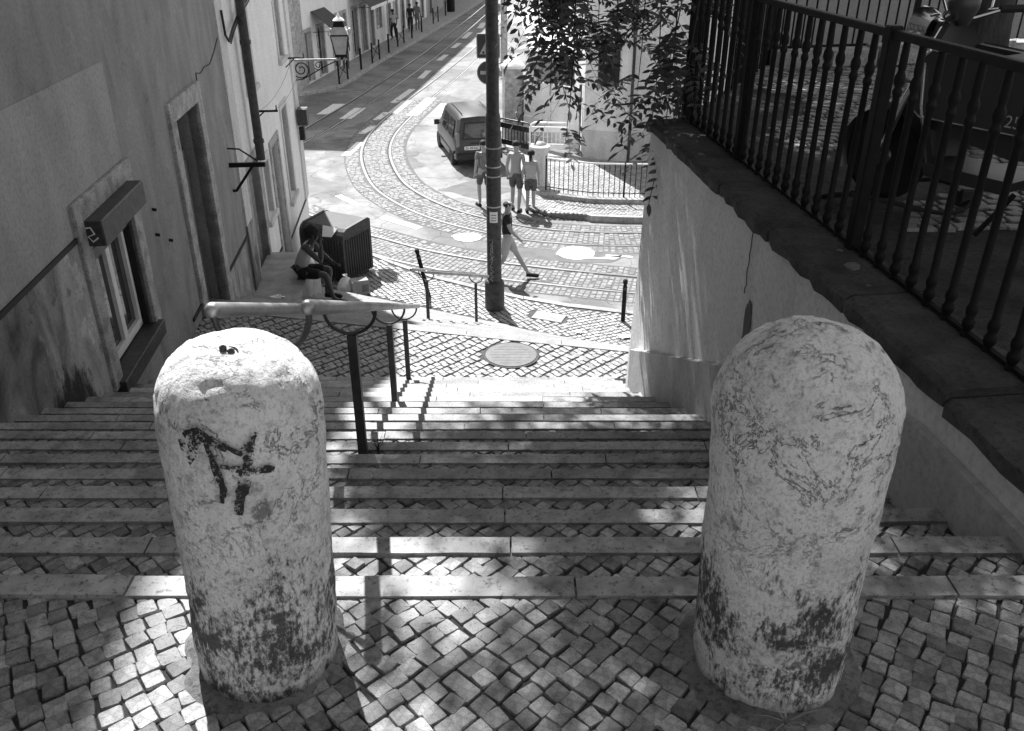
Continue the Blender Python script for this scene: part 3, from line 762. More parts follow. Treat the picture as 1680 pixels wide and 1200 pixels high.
for a, b in zip(cuts, cuts[1:]):
    low_ = 0.0 if a > 2.5 else -0.025
    m = MB(); nn = 10; ring = []
    for k in range(nn + 1):
        yy = lerp(a + 0.006, b - 0.006, k / nn); e = -0.028 + jit(0.009); h = 0.125 + low_ + jit(0.005)
        ring.append([(e + jit(.008), yy, h - 0.075 + jit(.01)), (e, yy, h - 0.02), (e + 0.03 + jit(.01), yy, h), (0.34, yy, h + 0.005), (0.34, yy, h - 0.09)])
    pts = [p for s in ring for p in s]; fs = [(k * 5 + q, k * 5 + (q + 1) % 5, (k + 1) * 5 + (q + 1) % 5, (k + 1) * 5 + q) for k in range(nn) for q in range(5)] + [(4, 3, 2, 1, 0), tuple(nn * 5 + q for q in range(5))]
    m.poly(pts, fs); m.build('coping_stone', mat['coping'], rw)
MB().tube([(-0.002, 4.62 + 0.03 * noise.noise(Vector((0, 0, k * 1.7))), 0.03 - k * 0.03) for k in range(14)], 0.0025, 4).build('crack', mat['black'], rw)
MB().poly(blob(4.52, -0.52, 0.05, 0.17, 9, -0.006), [tuple(range(40))]).build('wall_hole', mat['black'], rw)

# terrace behind the wall
TP = [(XR(-4) + 0.25, -4), (XR(6.9) + 0.28, 6.9), (1.42, 7.3), (2.85, 10.4), (7.2, 11.4), (14, 11.4), (14, -4)]
tr = MB().prism(TP, -5.4, 0.03).build('terrace', mat['earth']); tag(tr, 'shaded cobbled terrace behind the iron railing', kind='structure')
pl = []
for i in range(0, 70):
    for j in range(0, 60):
        x = 1.6 + i * 0.1; y = 4.6 + j * 0.11 + 0.02 * math.sin(i * .7)
        a = noise.noise(Vector((x * 0.8, y * 0.8, 5)))
        if y > 10.2 + (x - 2.85) * .2 or (y > 7.2 and x < 1.5 + (y - 7.3) * .46) or x < XR(y) + 0.5 or a < -0.12 or x > 7.5: continue
        pl.append((x + (0.05 if j % 2 else 0) + jit(.008), y + jit(.008), 0.045 + jit(.006), jit(.2), 0.095 * random.uniform(.85, .97), 0.095 * random.uniform(.85, .97)))
lay(pl, tr, COBM, mat['cobble_mass'], 0)

# ------------------------------------------------------------------ iron railing with turned balusters
def baluster_mesh():
    p = [(0.018, 0.0), (0.02, 0.02), (0.014, 0.035), (0.0235, 0.055), (0.0235, 0.075), (0.0155, 0.09), (0.022, 0.112), (0.022, 0.13), (0.0155, 0.145), (0.015, 0.45), (0.015, 0.75), (0.021, 0.765), (0.021, 0.78), (0.015, 0.792), (0.0235, 0.815), (0.0235, 0.838), (0.015, 0.86), (0.018, 0.88), (0.015, 0.995)]
    m = MB().lathe(p, 10); me = m.mesh('baluster'); me.materials.append(mat['iron'])
    for q in me.polygons: q.use_smooth = True
    me.set_sharp_from_angle(angle=R(45)); return me
BAL = baluster_mesh()
rl = empty('iron_railing', (1.8, 0, 0.115), TH, 'black iron railing with knobbed balusters on the wall coping', 'railing')
RX = 0.27
m = MB().box(RX - 0.02, RX + 0.02, 0.3, 7.0, 0.985, 1.02, 0.005); m.build('top_rail', mat['iron'], rl)
m = MB().box(RX - 0.012, RX + 0.012, 0.3, 7.0, 0.018, 0.035); m.build('bottom_rail', mat['iron'], rl)
for y in (0.9, 2.35, 4.02, 5.72, 6.98):
    MB().box(RX - 0.03, RX + 0.03, y - 0.03, y + 0.03, -0.05, 1.035, 0.006).build('post', mat['iron'], rl)
y = 0.42
while y < 6.95:
    if min(abs(y - q) for q in (0.9, 2.35, 4.02, 5.72, 6.98)) > 0.06:
        o = bpy.data.objects.new('baluster', BAL); col.objects.link(o); o.parent = rl; o.location = (RX, y, 0); o.rotation_euler = (jit(.01), jit(.01), 0)
    y += 0.145
# rear fence of the terrace
rf = empty('tall_iron_fence', (0, 0, 0.03), 0, 'plain black iron fence along the far edge of the terrace', 'fence')
def fence_run(root, pts, h, sp, r=0.011, post=1.8, rails=(0.12, 0.95)):
    for (ax, ay), (bx, by) in zip(pts, pts[1:]):
        A, B = Vector((ax, ay, 0)), Vector((bx, by, 0)); L = (B - A).length
        for q in rails: MB().tube([A + Vector((0, 0, h * q)), B + Vector((0, 0, h * q))], 0.016, 6).build('fence_rail', mat['iron'], root)
        bar = MB().tube([(0, 0, 0), (0, 0, h)], r, 6).mesh('bar'); bar.materials.append(mat['iron'])
        k = 0
        while k * sp < L:
            o = bpy.data.objects.new('bar', bar); col.objects.link(o); o.parent = root; o.location = A.lerp(B, k * sp / L); k += 1
        d = 0.0
        while d <= L:
            p = A.lerp(B, d / L); MB().box(p.x - 0.03, p.x + 0.03, p.y - 0.03, p.y + 0.03, 0, h + 0.1, 0.006).build('post', mat['iron'], root); d += post
fence_run(rf, [(1.52, 7.45), (2.9, 10.3), (7.2, 11.3)], 1.5, 0.13)
gw = empty('garden_wall', (3.0, 12.6, -5.3), R(8), 'plain grey garden wall seen through the far terrace fence', 'wall')
MB().box(0, 16, 0, 0.3, 0, 6.6).build('wall', mat['render_mid'], gw)
MB().box(-0.05, 16.05, -0.05, 0.35, 6.602, 6.75).build('coping', mat['stone_trim'], gw)
# stone kerb blocks below that fence
for k in range(7):
    A, B = Vector((2.95, 10.1, 0)), Vector((7.0, 11.05, 0)); p = A.lerp(B, k / 7); q = A.lerp(B, (k + 0.93) / 7); d = (B - A).normalized(); nn = Vector((-d.y, d.x, 0)) * 0.16
    o = MB().prism([(p - nn)[:2], (q - nn)[:2], (q + nn)[:2], (p + nn)[:2]], 0.0, 0.22 + jit(.03)).build('kerb_block', mat['stone_trim'], tr)

# ------------------------------------------------------------------ houses across the street
HX = Vector((-8.88, 38.99, 0)); HR = -math.atan(0.1056)
def street_house(y0, y1, wall, label, holes, floors=13.8, name='street_house'):
    r = empty(name, HX + Vector((0.105, 0.994, 0)) * y0 + Vector((0, 0, -5.2)), HR, label, 'house')
    hs = [(a - y0, b - y0, c_ + 5.2, d + 5.2) for a, b, c_, d, k in holes]
    # upper floors
    up = []
    L = y1 - y0; nw = max(1, int(L / 2.6))
    for f in range(1, 4):
        for q in range(nw):
            cy = L * (q + 0.5) / nw; up.append((cy - 0.5, cy + 0.5, 3.6 + (f - 1) * 3.1, 5.5 + (f - 1) * 3.1))
    m = MB(); facade_sheet(m, 0, L, -0.1, floors, 0, hs + up, 0.22); block(m, 0, L, -0.1, floors, 0, 9); m.build('wall', wall, r)
    m = MB().box(-0.3, 0.14, -0.02, L - 0.02, floors - 0.25, floors + 0.02); m.build('cornice', mat['stone_trim'], r)
    m = MB().box(-0.1, 0.02, 0.01, L - 0.01, -0.1, 0.55)
    for (a, b, c_, d), hh in zip(hs, holes):
        g = empty('doorway' if hh[4] == 'd' else 'window'); g.parent = r
        surround(g, a, b, c_, d, 0.14, 0, mat['stone_trim'], proud=0.04)
        if hh[4] == 'd': door(g, a + .01, b - .01, c_, d - .01, -0.2, mat['timber'])
        elif hh[4] == 's': window(g, a + .01, b - .01, c_ + .01, d - .01, -0.2, 2, mat['timber'], 0.07, 1)
        else: window(g, a + .01, b - .01, c_ + .01, d - .01, -0.18, 2, bars=1)
    for a, b, c_, d in up:
        g = empty('window'); g.parent = r; window(g, a + .01, b - .01, c_ + .01, d - .01, -0.18, 2, bars=1)
    return r
h1 = street_house(-1.0, 7.2, mat['render_light'], 'pale corner house across the street with a small dark awning', [(0.15, 0.95, -5.15, -3.1, 'd'), (1.95, 2.85, -5.15, -3.1, 's'), (4.2, 5.0, -5.15, -2.9, 'd'), (5.7, 6.6, -4.3, -2.9, 'w')])
h2 = street_house(7.22, 14.6, mat['render_white'], 'white house behind the wall lantern with a wide shop awning', [(7.7, 8.7, -5.15, -2.9, 's'), (9.4, 10.4, -5.15, -2.9, 'd'), (11.2, 12.0, -5.15, -2.9, 'd'), (12.8, 13.8, -4.4, -2.9, 'w')])
h3 = street_house(14.62, 27, mat['render_light'], 'long pale house further up the street with tall doors', [(15.3, 16.1, -5.15, -2.9, 'd'), (17, 17.9, -4.4, -2.8, 'w'), (18.9, 19.7, -5.15, -2.9, 'd'), (20.6, 21.4, -5.15, -2.9, 'd'), (22.6, 23.4, -4.4, -2.8, 'w'), (25, 25.9, -5.15, -2.9, 'd')])
h4 = street_house(27.02, 46, mat['render_mid'], 'greyer house at the top end of the street', [(28, 29, -5.15, -2.9, 'd'), (31, 32, -4.4, -2.8, 'w'), (34, 35, -5.15, -2.9, 'd'), (38, 39, -4.4, -2.8, 'w'), (42, 43, -5.15, -2.9, 'd')])
m = MB().box(-0.2, 0.06, -0.03, 0.9, 0, 12); m.build('corner_pilaster', mat['stone_trim'], h1)
def awning(root, y0, y1, z, out, drop, y_off):
    m = MB(); a, b = y0 - y_off, y1 - y_off; zz = z + 5.2
    m.poly([(0.02, a, zz), (0.02, b, zz), (out, b, zz - drop), (out, a, zz - drop), (0.02, a, zz - 0.03), (0.02, b, zz - 0.03), (out, b, zz - drop - 0.03), (out, a, zz - drop - 0.03)], [(0, 1, 2, 3), (4, 7, 6, 5), (0, 4, 5, 1), (1, 5, 6, 2), (2, 6, 7, 3), (3, 7, 4, 0)])
    o = m.build('awning', mat['awning'], root)
    v = MB().box(out - 0.01, out + 0.01, a, b, zz - drop - 0.18, zz - drop - 0.03); v.build('valance', mat['white'], o)
    for yy in (a + 0.05, b - 0.05): MB().tube([(0.02, yy, zz - drop - 0.1), (out, yy, zz - drop - 0.05)], 0.012, 5).build('awning_arm', mat['iron'], o)
awning(h1, 1.3, 3.3, -2.35, 1.0, 0.75, -1.0); awning(h2, 7.5, 10.8, -2.0, 1.1, 0.7, 7.22); awning(h2, 11.1, 14.2, -2.0, 1.1, 0.7, 7.22)
for (r_, a, b) in ((h1, 5.9, 6.1),):
    pass
# left street pavement and kerb
m = MB(); P = [(-12.5, 36.2), (-9.6, 36.6), (-8.72, 37.3), (-7.7, 38.6), (-7.33, 40.4), (-6.77, 45.8), (-6.07, 50.6), (-5.25, 56.6), (-4.23, 64.2), (-3.12, 73.6), (-2.0, 84), (-6, 84), (-9.2, 38), (-12.5, 37)]
lpv = m.prism(P, ROAD - 0.05, -5.2).build('far_pavement', mat['concrete']); tag(lpv, 'shaded pavement in front of the street houses', kind='structure')
ks = smooth_path(P[1:11], 1.0)
for a, b in zip(ks, ks[1:]):
    d = (b - a).normalized(); nn = Vector((d.y, -d.x, 0)) * 0.16
    MB().prism([(a + d * .01)[:2], (b - d * .01)[:2], (b - d * .01 + nn)[:2], (a + d * .01 + nn)[:2]], ROAD - 0.05, -5.19 + jit(.006)).build('kerbstone', mat['stone_trim'], lpv)

# right side of the street: pavement, pillar and railing, hoarding, white house
P = [(0.38, 21.75), (0.93, 21.2), (1.83, 20.85), (2.72, 20.62), (9, 20.5), (9, 26), (2.4, 26.2), (0.9, 27.6), (0.2, 29), (-0.2, 32), (-0.1, 33), (-0.5, 30), (0.1, 26), (0.2, 23.5)]
rpv = MB().prism(P, ROAD - 0.05, PAVE).build('opposite_pavement', mat['cobble_pale_mass']); tag(rpv, 'white cobbled pavement on the far side of the tram road', kind='structure')
ks = smooth_path([P[0], P[1], P[2], P[3], (9, 20.5)], 0.8)
for a, b in zip(ks, ks[1:]):
    d = (b - a).normalized(); nn = Vector((-d.y, d.x, 0)) * 0.14
    MB().prism([(a + d * .01)[:2], (b - d * .01)[:2], (b - d * .01 + nn)[:2], (a + d * .01 + nn)[:2]], ROAD - 0.05, PAVE + 0.006 + jit(.008)).build('kerbstone', mat['nosing'], rpv)
pl = []
c = 0.11
for i in range(-40, 90):
    for j in range(-10, 60):
        x = -0.5 + i * c + (c / 2 if j % 2 else 0); y = 20.7 + j * c + 0.08 * math.sin(x * 2)
        kx = 20.62 + 0.16 + max(0, (2.72 - x)) * 0.1 + (max(0, 1.0 - x) ** 2) * 1.3
        if 0.45 < x < 4.6 and kx < y < 25.5: pl.append((x + jit(.01), y + jit(.01), PAVE + 0.012 + jit(.003), jit(.2) + 0.4, c * .9, c * .85))
lay(pl, rpv, COBP, mat['cobble_pale_mass'], 0)
# low curved plinth with railing
FP = [(0.62, 23.5), (0.78, 22.75), (1.1, 22.4), (1.9, 22.02), (2.7, 21.9), (5.5, 21.85)]
fp = smooth_path(FP, 0.25)
a_, b_ = offset(fp, -0.13), offset(fp, 0.22)
m = MB(); n = len(fp)
m.poly([(p.x, p.y, PAVE) for p in a_] + [(p.x, p.y, PAVE + .13) for p in a_] + [(p.x, p.y, PAVE + .13) for p in b_] + [(p.x, p.y, PAVE) for p in b_], [(r * n + i, r * n + i + 1, (r + 1) * n + i + 1, (r + 1) * n + i) for r in range(3) for i in range(n - 1)] + [(0, n, 2 * n, 3 * n)])
lpw = m.build('railing_plinth', mat['nosing']); tag(lpw, 'low curved stone plinth under the street railing', 'plinth')
pil = empty('stone_pillar', (0.74, 23.1, PAVE), 0, 'round pale stone pillar at the end of the street railing', 'pillar')
MB().lathe([(0.29, 0.0), (0.29, 0.16), (0.25, 0.2), (0.235, 0.26), (0.225, 1.0), (0.25, 1.04), (0.27, 1.08), (0.27, 1.16), (0.2, 1.2)], 24).build('shaft', mat['render_white'], pil, smooth=True)
MB().lathe([(0.19, 1.2), (0.15, 1.25), (0.05, 1.28)], 20).build('cap', mat['nosing'], pil, smooth=True)
sf = empty('street_railing', (0, 0, PAVE + 0.13), 0, 'thin black street railing curving from the round pillar', 'railing')
acc = 0; last = -1; k = 0
top = [(p.x, p.y, 0.86) for p in fp if p.x > 0.8]
fpp = [p for p in fp if p.x > 0.8]
MB().tube(top, 0.022, 6).build('top_rail', mat['frame_white'], sf); MB().tube([(x, y, 0.1) for x, y, z in top], 0.012, 6).build('bottom_rail', mat['iron'], sf)
bar = MB().tube([(0, 0, 0), (0, 0, 0.86)], 0.011, 6).mesh('bar'); bar.materials.append(mat['iron'])
for p, q in zip(fpp, fpp[1:]):
    L = (q - p).length
    while last + 0.135 <= acc + L:
        last = max(last + 0.135, 0); t = (last - acc) / L; o = bpy.data.objects.new('bar', bar); col.objects.link(o); o.parent = sf; o.location = p.lerp(q, max(0, t))
    acc += L
for i in range(0, len(fpp), 8): p = fpp[i]; MB().box(p.x - .02, p.x + .02, p.y - .02, p.y + .02, -.02, 0.9).build('post', mat['iron'], sf)

def hoarding():
    r = empty('panel_hoarding', (0.38, 28.6, -5.2), 0, 'pale horizontal board hoarding between stone pier and white house', 'hoarding')
    A, B = Vector((0, 0, 0)), Vector((1.7, -1.6, 0)); d = (B - A).normalized(); nn = Vector((-d.y, d.x, 0)) * 0.02
    for i in range(7):
        z0 = 0.05 + i * 0.28
        for q in (0, 1):
            a, b = A.lerp(B, q * 0.5 + .004), A.lerp(B, q * 0.5 + 0.496); za, zb = 0, 0
            MB().prism([(a - nn)[:2], (b - nn)[:2], (b + nn)[:2], (a + nn)[:2]], z0, z0 + 0.265).build('board', mat['wall_pale'], r)
    for t in (0, 0.5, 1):
        p = A.lerp(B, t); MB().box(p.x - .04, p.x + .04, p.y + .03, p.y + .1, 0, 2.1).build('post', mat['dark_steel'], r)
hoarding()
pier = empty('stone_pier', (0.02, 28.9, -5.2), 0.2, 'mottled stone gate pier with a white rounded cap', 'pier')
MB().box(-0.3, 0.3, -0.25, 0.25, 0, 2.3, 0.03).build('shaft', mat['stone_trim'], pier)
MB().lathe([(0.36, 2.3), (0.38, 2.38), (0.3, 2.48), (0.12, 2.58)], 16).build('cap', mat['white'], pier, smooth=True)
wh = empty('white_house', (2.15, 26.4, -5.2), 0, 'white rendered house behind the hanging leaves', 'house')
m = MB().prism([(0, 0), (1.3, -0.45), (5.5, 0.6), (5.5, 8), (0, 8)], -0.1, 6.0); m.build('wall', mat['render_white'], wh)
m = MB().prism([(-0.025, -0.01), (1.3, -0.48), (5.52, 0.56), (5.52, 0.7), (1.3, -0.3), (0.0, 0.2)], -0.1, 0.9); m.build('plinth', mat['wall_plinth'], wh)
m = MB().tube([(1.33, -0.53, 0), (1.33, -0.53, 6)], 0.045, 8); m.build('drainpipe', mat['dark_steel'], wh)
for q, (a, b) in enumerate(((0.25, 0.75),)):
    pass
g = MB().prism([(0.35, -0.16), (0.95, -0.37), (0.96, -0.34), (0.36, -0.13)], 2.2, 3.4); g.build('window', mat['glass'], wh)
m = MB(); 
for z0, z1 in ((2.12, 2.2), (3.4, 3.48)): m.prism([(0.27, -0.14), (1.03, -0.41), (1.04, -0.37), (0.28, -0.1)], z0, z1)
m.build('window_frame', mat['stone_trim'], wh)
m = MB().prism([(-0.3, -0.3), (1.3, -0.85), (5.8, 0.3), (5.8, 8.3), (-0.3, 8.3)], 6.0, 6.2); m.build('roof', mat['stone_trim'], wh)
sh = empty('roofed_shed', (1.1, 31.5, -5.2), 0.1, 'low dark shed with pale tiled roof behind the hoarding', 'shed')
MB().box(-0.2, 2.2, 0, 3, 0, 2.3).build('wall', mat['render_dark'], sh)
for i in range(9): MB().tube([(-0.3 + i * 0.32, -0.25, 2.3), (-0.3 + i * 0.32, 3, 3.1)], 0.15, 8).build('roof_tile_row', mat['wall_pale'], sh)



# ------------------------------------------------------------------ tree on the terrace
rs = random.Random(21)
def leaf_template(nl, length, ll, lw, seed):
    """one pinnate leaf hanging along -Z from its stalk, leaflets in pairs"""
    r_ = random.Random(seed); p = []; f = []
    def leaflet(base, d, w_, L, up):
        d = Vector(d).normalized(); side = d.cross(Vector(up)).normalized(); nrm = side.cross(d).normalized(); o = len(p)
        pts = [base, base + d * L * 0.35 + side * w_ * 0.5, base + d * L * 0.7 + side * w_ * 0.42, base + d * L - nrm * L * 0.12, base + d * L * 0.7 - side * w_ * 0.42, base + d * L * 0.35 - side * w_ * 0.5]
        p.extend(tuple(q) for q in pts); f.append((o, o + 1, o + 2, o + 3, o + 4, o + 5))
    curve = r_.uniform(-0.25, 0.25)
    for i in range(nl):
        t = (i + 0.6) / (nl + 0.3); b = Vector((curve * length * t * t, 0.06 * math.sin(t * 3), -length * t)); k = math.sin(PI * min(1, 0.25 + t * 0.7)) * 0.35 + 0.65
        for sgn in (-1, 1):
            leaflet(b, (sgn * 1.0, r_.uniform(-.35, .35), -0.45 + r_.uniform(-.2, .2)), lw * k, ll * k * r_.uniform(.85, 1.1), (r_.uniform(-.4, .4), 1, r_.uniform(-.4, .4)))
    leaflet(Vector((curve * length, 0, -length)), (0, 0, -1), lw, ll, (0, 1, 0))
    o = len(p); w_ = 0.0035
    p.extend([(-w_, 0, 0), (w_, 0, 0), (curve * length + w_, 0, -length), (curve * length - w_, 0, -length)]); f.append((o, o + 1, o + 2, o + 3))
    return p, f
LT = [leaf_template(rs.randint(7, 9), rs.uniform(0.42, 0.56), 0.112, 0.037, i) for i in range(8)]
LM = []
for p, f in LT:
    me = bpy.data.meshes.new('leaf'); me.from_pydata(p, [], f); me.materials.append(mat['leaf']); me.update(); LM.append(me)
tree = empty('pinnate_leaved_tree', (3.4, 6.6, 0.03), 0, 'dark leafy tree on the terrace with feathery leaves hanging over the street', 'tree')
TO = Vector((3.4, 6.6, 0.03))
tk = [(0, 0, -0.1), (0.02, 0.05, 0.6), (-0.02, 0.1, 1.4), (-0.12, 0.2, 2.3), (-0.3, 0.4, 3.1)]
MB().tube(tk, [0.24, 0.18, 0.165, 0.15, 0.14], 14).build('trunk', mat['bark'], tree, smooth=True)
fork = Vector(tk[-1])
LIMB = [(-2.2, 1.6, 4.6), (-3.4, 2.2, 4.6), (-2.6, 3.4, 5.4), (-1.0, 3.0, 5.6), (0.8, 2.6, 5.4), (-2.6, 0.6, 5.2), (-0.4, 0.6, 6.2), (-4.0, 3.2, 4.6), (1.4, 0.6, 5.6), (-1.6, 4.0, 4.8), (-4.6, 1.2, 5.0), (-5.2, 2.4, 5.6), (-3.9, 0.2, 5.4), (-3.0, 1.4, 6.4), (-1.4, 1.6, 6.6), (-5.0, 0.4, 6.0), (-4.2, -0.7, 5.6), (-2.8, -0.7, 5.8), (-1.5, -0.9, 6.2), (0.4, -1.0, 6.2), (2.4, 3.2, 5.4), (3.0, 1.4, 5.8), (1.6, 4.4, 5.0), (-3.4, -1.6, 6.6), (-1.5, 5.2, 5.2), (0.0, 5.6, 5.6), (-0.8, 6.6, 5.6), (1.4, 5.8, 5.4), (2.6, 5.0, 5.6), (-4.6, 2.2, 5.8), (-4.2, 1.0, 6.2), (-5.6, 1.4, 5.2), (-4.9, 1.6, 6.6)]  # unseen limbs, many added so the crown shades stairs and terrace
limbs = []
for L in LIMB:
    e = Vector(L); mid = fork.lerp(e, 0.5) + Vector((rs.uniform(-.2, .2), rs.uniform(-.2, .2), 0.35)); pth = [fork, fork.lerp(mid, .5) + Vector((0, 0, .12)), mid, mid.lerp(e, .55), e]
    MB().tube(pth, [0.1, 0.08, 0.06, 0.04, 0.018], 8).build('limb', mat['bark'], tree, smooth=True); limbs.append(pth)
# crown above the picture: many pinnate leaves round the limb ends
cm = MB()
def add_leaf(mb, pos, rz, tilt, scale):
    p, f = rs.choice(LT); T = Matrix.Translation(pos) @ Matrix.Rotation(rz, 4, 'Z') @ Matrix.Rotation(tilt, 4, 'X') @ Matrix.Scale(scale, 4)
    mb.poly([T @ Vector(q) for q in p], f)
CLUMP = []
for pth in limbs:
    for q in (2, 3, 4):
        for _ in range(3): CLUMP.append((pth[q] + Vector((rs.uniform(-.6, .6), rs.uniform(-.6, .6), rs.uniform(-.2, .6))), rs.uniform(0.45, 0.75)))
for _ in range(46): CLUMP.append((Vector((rs.uniform(.3, 3.8), rs.uniform(11.0, 14.6), rs.uniform(4.8, 6.2))) - TO, rs.uniform(.5, .8)))  # unseen clumps added to shade the rear of the terrace
NLEAF = 9000
def foot(p):
    """where the shade of a leaf falls on the stairs or the terrace"""
    z = 0.0
    for _ in range(6):
        t = (p.z - z) / sd.z; x, y = p.x - sd.x * t, p.y - sd.y * t
        z = 0.0 if (y < E0 or x > XR(y)) else max(LAND, -(y - E0) * RI / TR)
    return x, y
GAPS = [(-0.55, 5.0, 0.5, 0.9, .9), (3.2, 8.6, .8, .35, .9), (2.2, 6.4, .35, .2, .9), (3.0, 6.2, .5, .2, .8), (1.5, 5.2, .2, .25, .8), (1.68, 3.6, .2, .15, .8), (0.8, 4.55, .65, .4, .97), (0.95, 2.55, .55, .38, .97), (0.25, 5.8, .6, .4, .97), (0.0, 3.6, .4, .3, .9), (-0.3, 1.42, 0.62, 0.85, .92), (-1.1, 6.8, 0.85, 1.9, 1.0), (0.2, 8.8, 1.4, 1.5, 1.0), (-0.95, 4.6, 0.35, 0.5, .8), (0.55, 3.1, 0.22, 0.2, .9), (1.0, 2.45, 0.3, 0.13, .9), (0.1, 4.3, 0.3, 0.16, .9), (0.7, 5.2, 0.3, 0.16, .85), (2.6, 7.9, .5, .4, .6)]  # ground spots kept sunlit by leaving leaves out of the unseen crown
def lit(p, pr=1.0):
    x, y = foot(p)
    tw = (p.x - 1.8 + .1 * p.y) / (sd.x + .1 * sd.y); wy, wz = p.y - sd.y * tw, p.z - sd.z * tw
    if 4.6 < wy < 7.4 and -1.9 < wz < 0.3 and rs.random() < (1.0 if wy > 5.9 else 0.7): return True
    return any(((x - a) / c_) ** 2 + ((y - b) / d) ** 2 < 1 and rs.random() < k for a, b, c_, d, k in GAPS)
for _ in range(NLEAF):
    c_, r_ = rs.choice(CLUMP); d = Vector((rs.gauss(0, 1), rs.gauss(0, 1), rs.gauss(0, .8))).normalized() * r_ * rs.uniform(.3, 1.05)
    pos = c_ + d
    if pos.z + 0.03 < 2.35 or lit(pos + TO): continue
    add_leaf(cm, pos, rs.uniform(0, 6.28), rs.uniform(0.2, 1.5), rs.uniform(.9, 1.3))
# unseen leaves added, without branches, to shade the wall, the terrace and the stairs
for x0, x1, y0, y1, n_ in ((0.35, 2.3, 0.4, 5.8, 1500), (1.2, 5.5, 3.5, 10.5, 1900), (-0.6, 0.5, 2.4, 5.6, 500)):
    for _ in range(n_):
        gx, gy, h_ = rs.uniform(x0, x1), rs.uniform(y0, y1), rs.uniform(4.7, 6.6)
        gz = 0.0 if (gy < E0 or gx > XR(gy)) else -(gy - E0) * RI / TR
        t = (h_ - gz) / sd.z; pos = Vector((gx + sd.x * t, gy + sd.y * t, h_))
        if noise.noise(pos * 1.3) < -0.12 or lit(pos): continue
        add_leaf(cm, pos - TO, rs.uniform(0, 6.28), rs.uniform(0.2, 1.5), rs.uniform(.9, 1.3))
cr_ = cm.build('crown', mat['leaf'], tree, fix=False); cr_['kind'] = 'stuff'
# twigs that hang into the picture, every leaf an object
TW = [(1.30, 6.9, -0.4), (0.22, 7.6, 0.45), (0.2, 7.9, 0.7), (0.27, 7.4, 0.1), (0.36, 7.8, 0.35), (0.42, 7.3, -0.25), (0.52, 7.6, 0.1), (0.60, 7.8, 0.3), (0.75, 7.6, 0.6), (0.85, 7.4, 0.55), (0.95, 7.3, 0.25), (1.02, 7.6, 0.1), (1.10, 7.2, -0.15), (1.22, 7.25, 0.1), (0.35, 8.0, 0.7), (1.22, 7.0, -0.25), (0.98, 7.9, 0.5)]
nleaf = 0
for (x, y, ze) in TW:
    x0, y0, z0 = x + rs.uniform(-.1, .25), y + rs.uniform(-.2, .3), 3.2
    P = []
    nseg = 9
    for i in range(nseg + 1):
        t = i / nseg; P.append(Vector((lerp(x0, x, t) + 0.05 * math.sin(t * 5 + x * 9), lerp(y0, y, t) + 0.05 * math.cos(t * 4 + y * 7), lerp(z0, ze + 0.12, t))) - TO)
    MB().tube(P, [0.012 - 0.009 * i / nseg for i in range(nseg + 1)], 5).build('twig', mat['bark'], tree)
    L = z0 - ze; d = 0.25; side = rs.uniform(0, 6)
    while d < L:
        t = d / L; i = min(nseg - 1, int(t * nseg)); q = P[i].lerp(P[i + 1], t * nseg - i)
        wz = (q + TO).z
        if wz < 1.5:
            for s_ in range(2 if rs.random() < .75 else 1):
                o = bpy.data.objects.new('leaf', rs.choice(LM)); col.objects.link(o); o.parent = tree; o.location = q; o.rotation_euler = (0, 0, 0)
                az = side + rs.uniform(-.6, .6) + s_ * PI
                o.rotation_euler = Matrix.Rotation(az, 4, 'Z').to_3x3().__matmul__(Matrix.Rotation(rs.uniform(0.6, 1.45) if x > .38 else rs.uniform(.25, .75), 3, 'X')).to_euler(); sc_ = rs.uniform(.85, 1.2); o.scale = (sc_, sc_, sc_); nleaf += 1
        side += 2.4; d += rs.uniform(.16, .27)
print('leaf parts', nleaf)

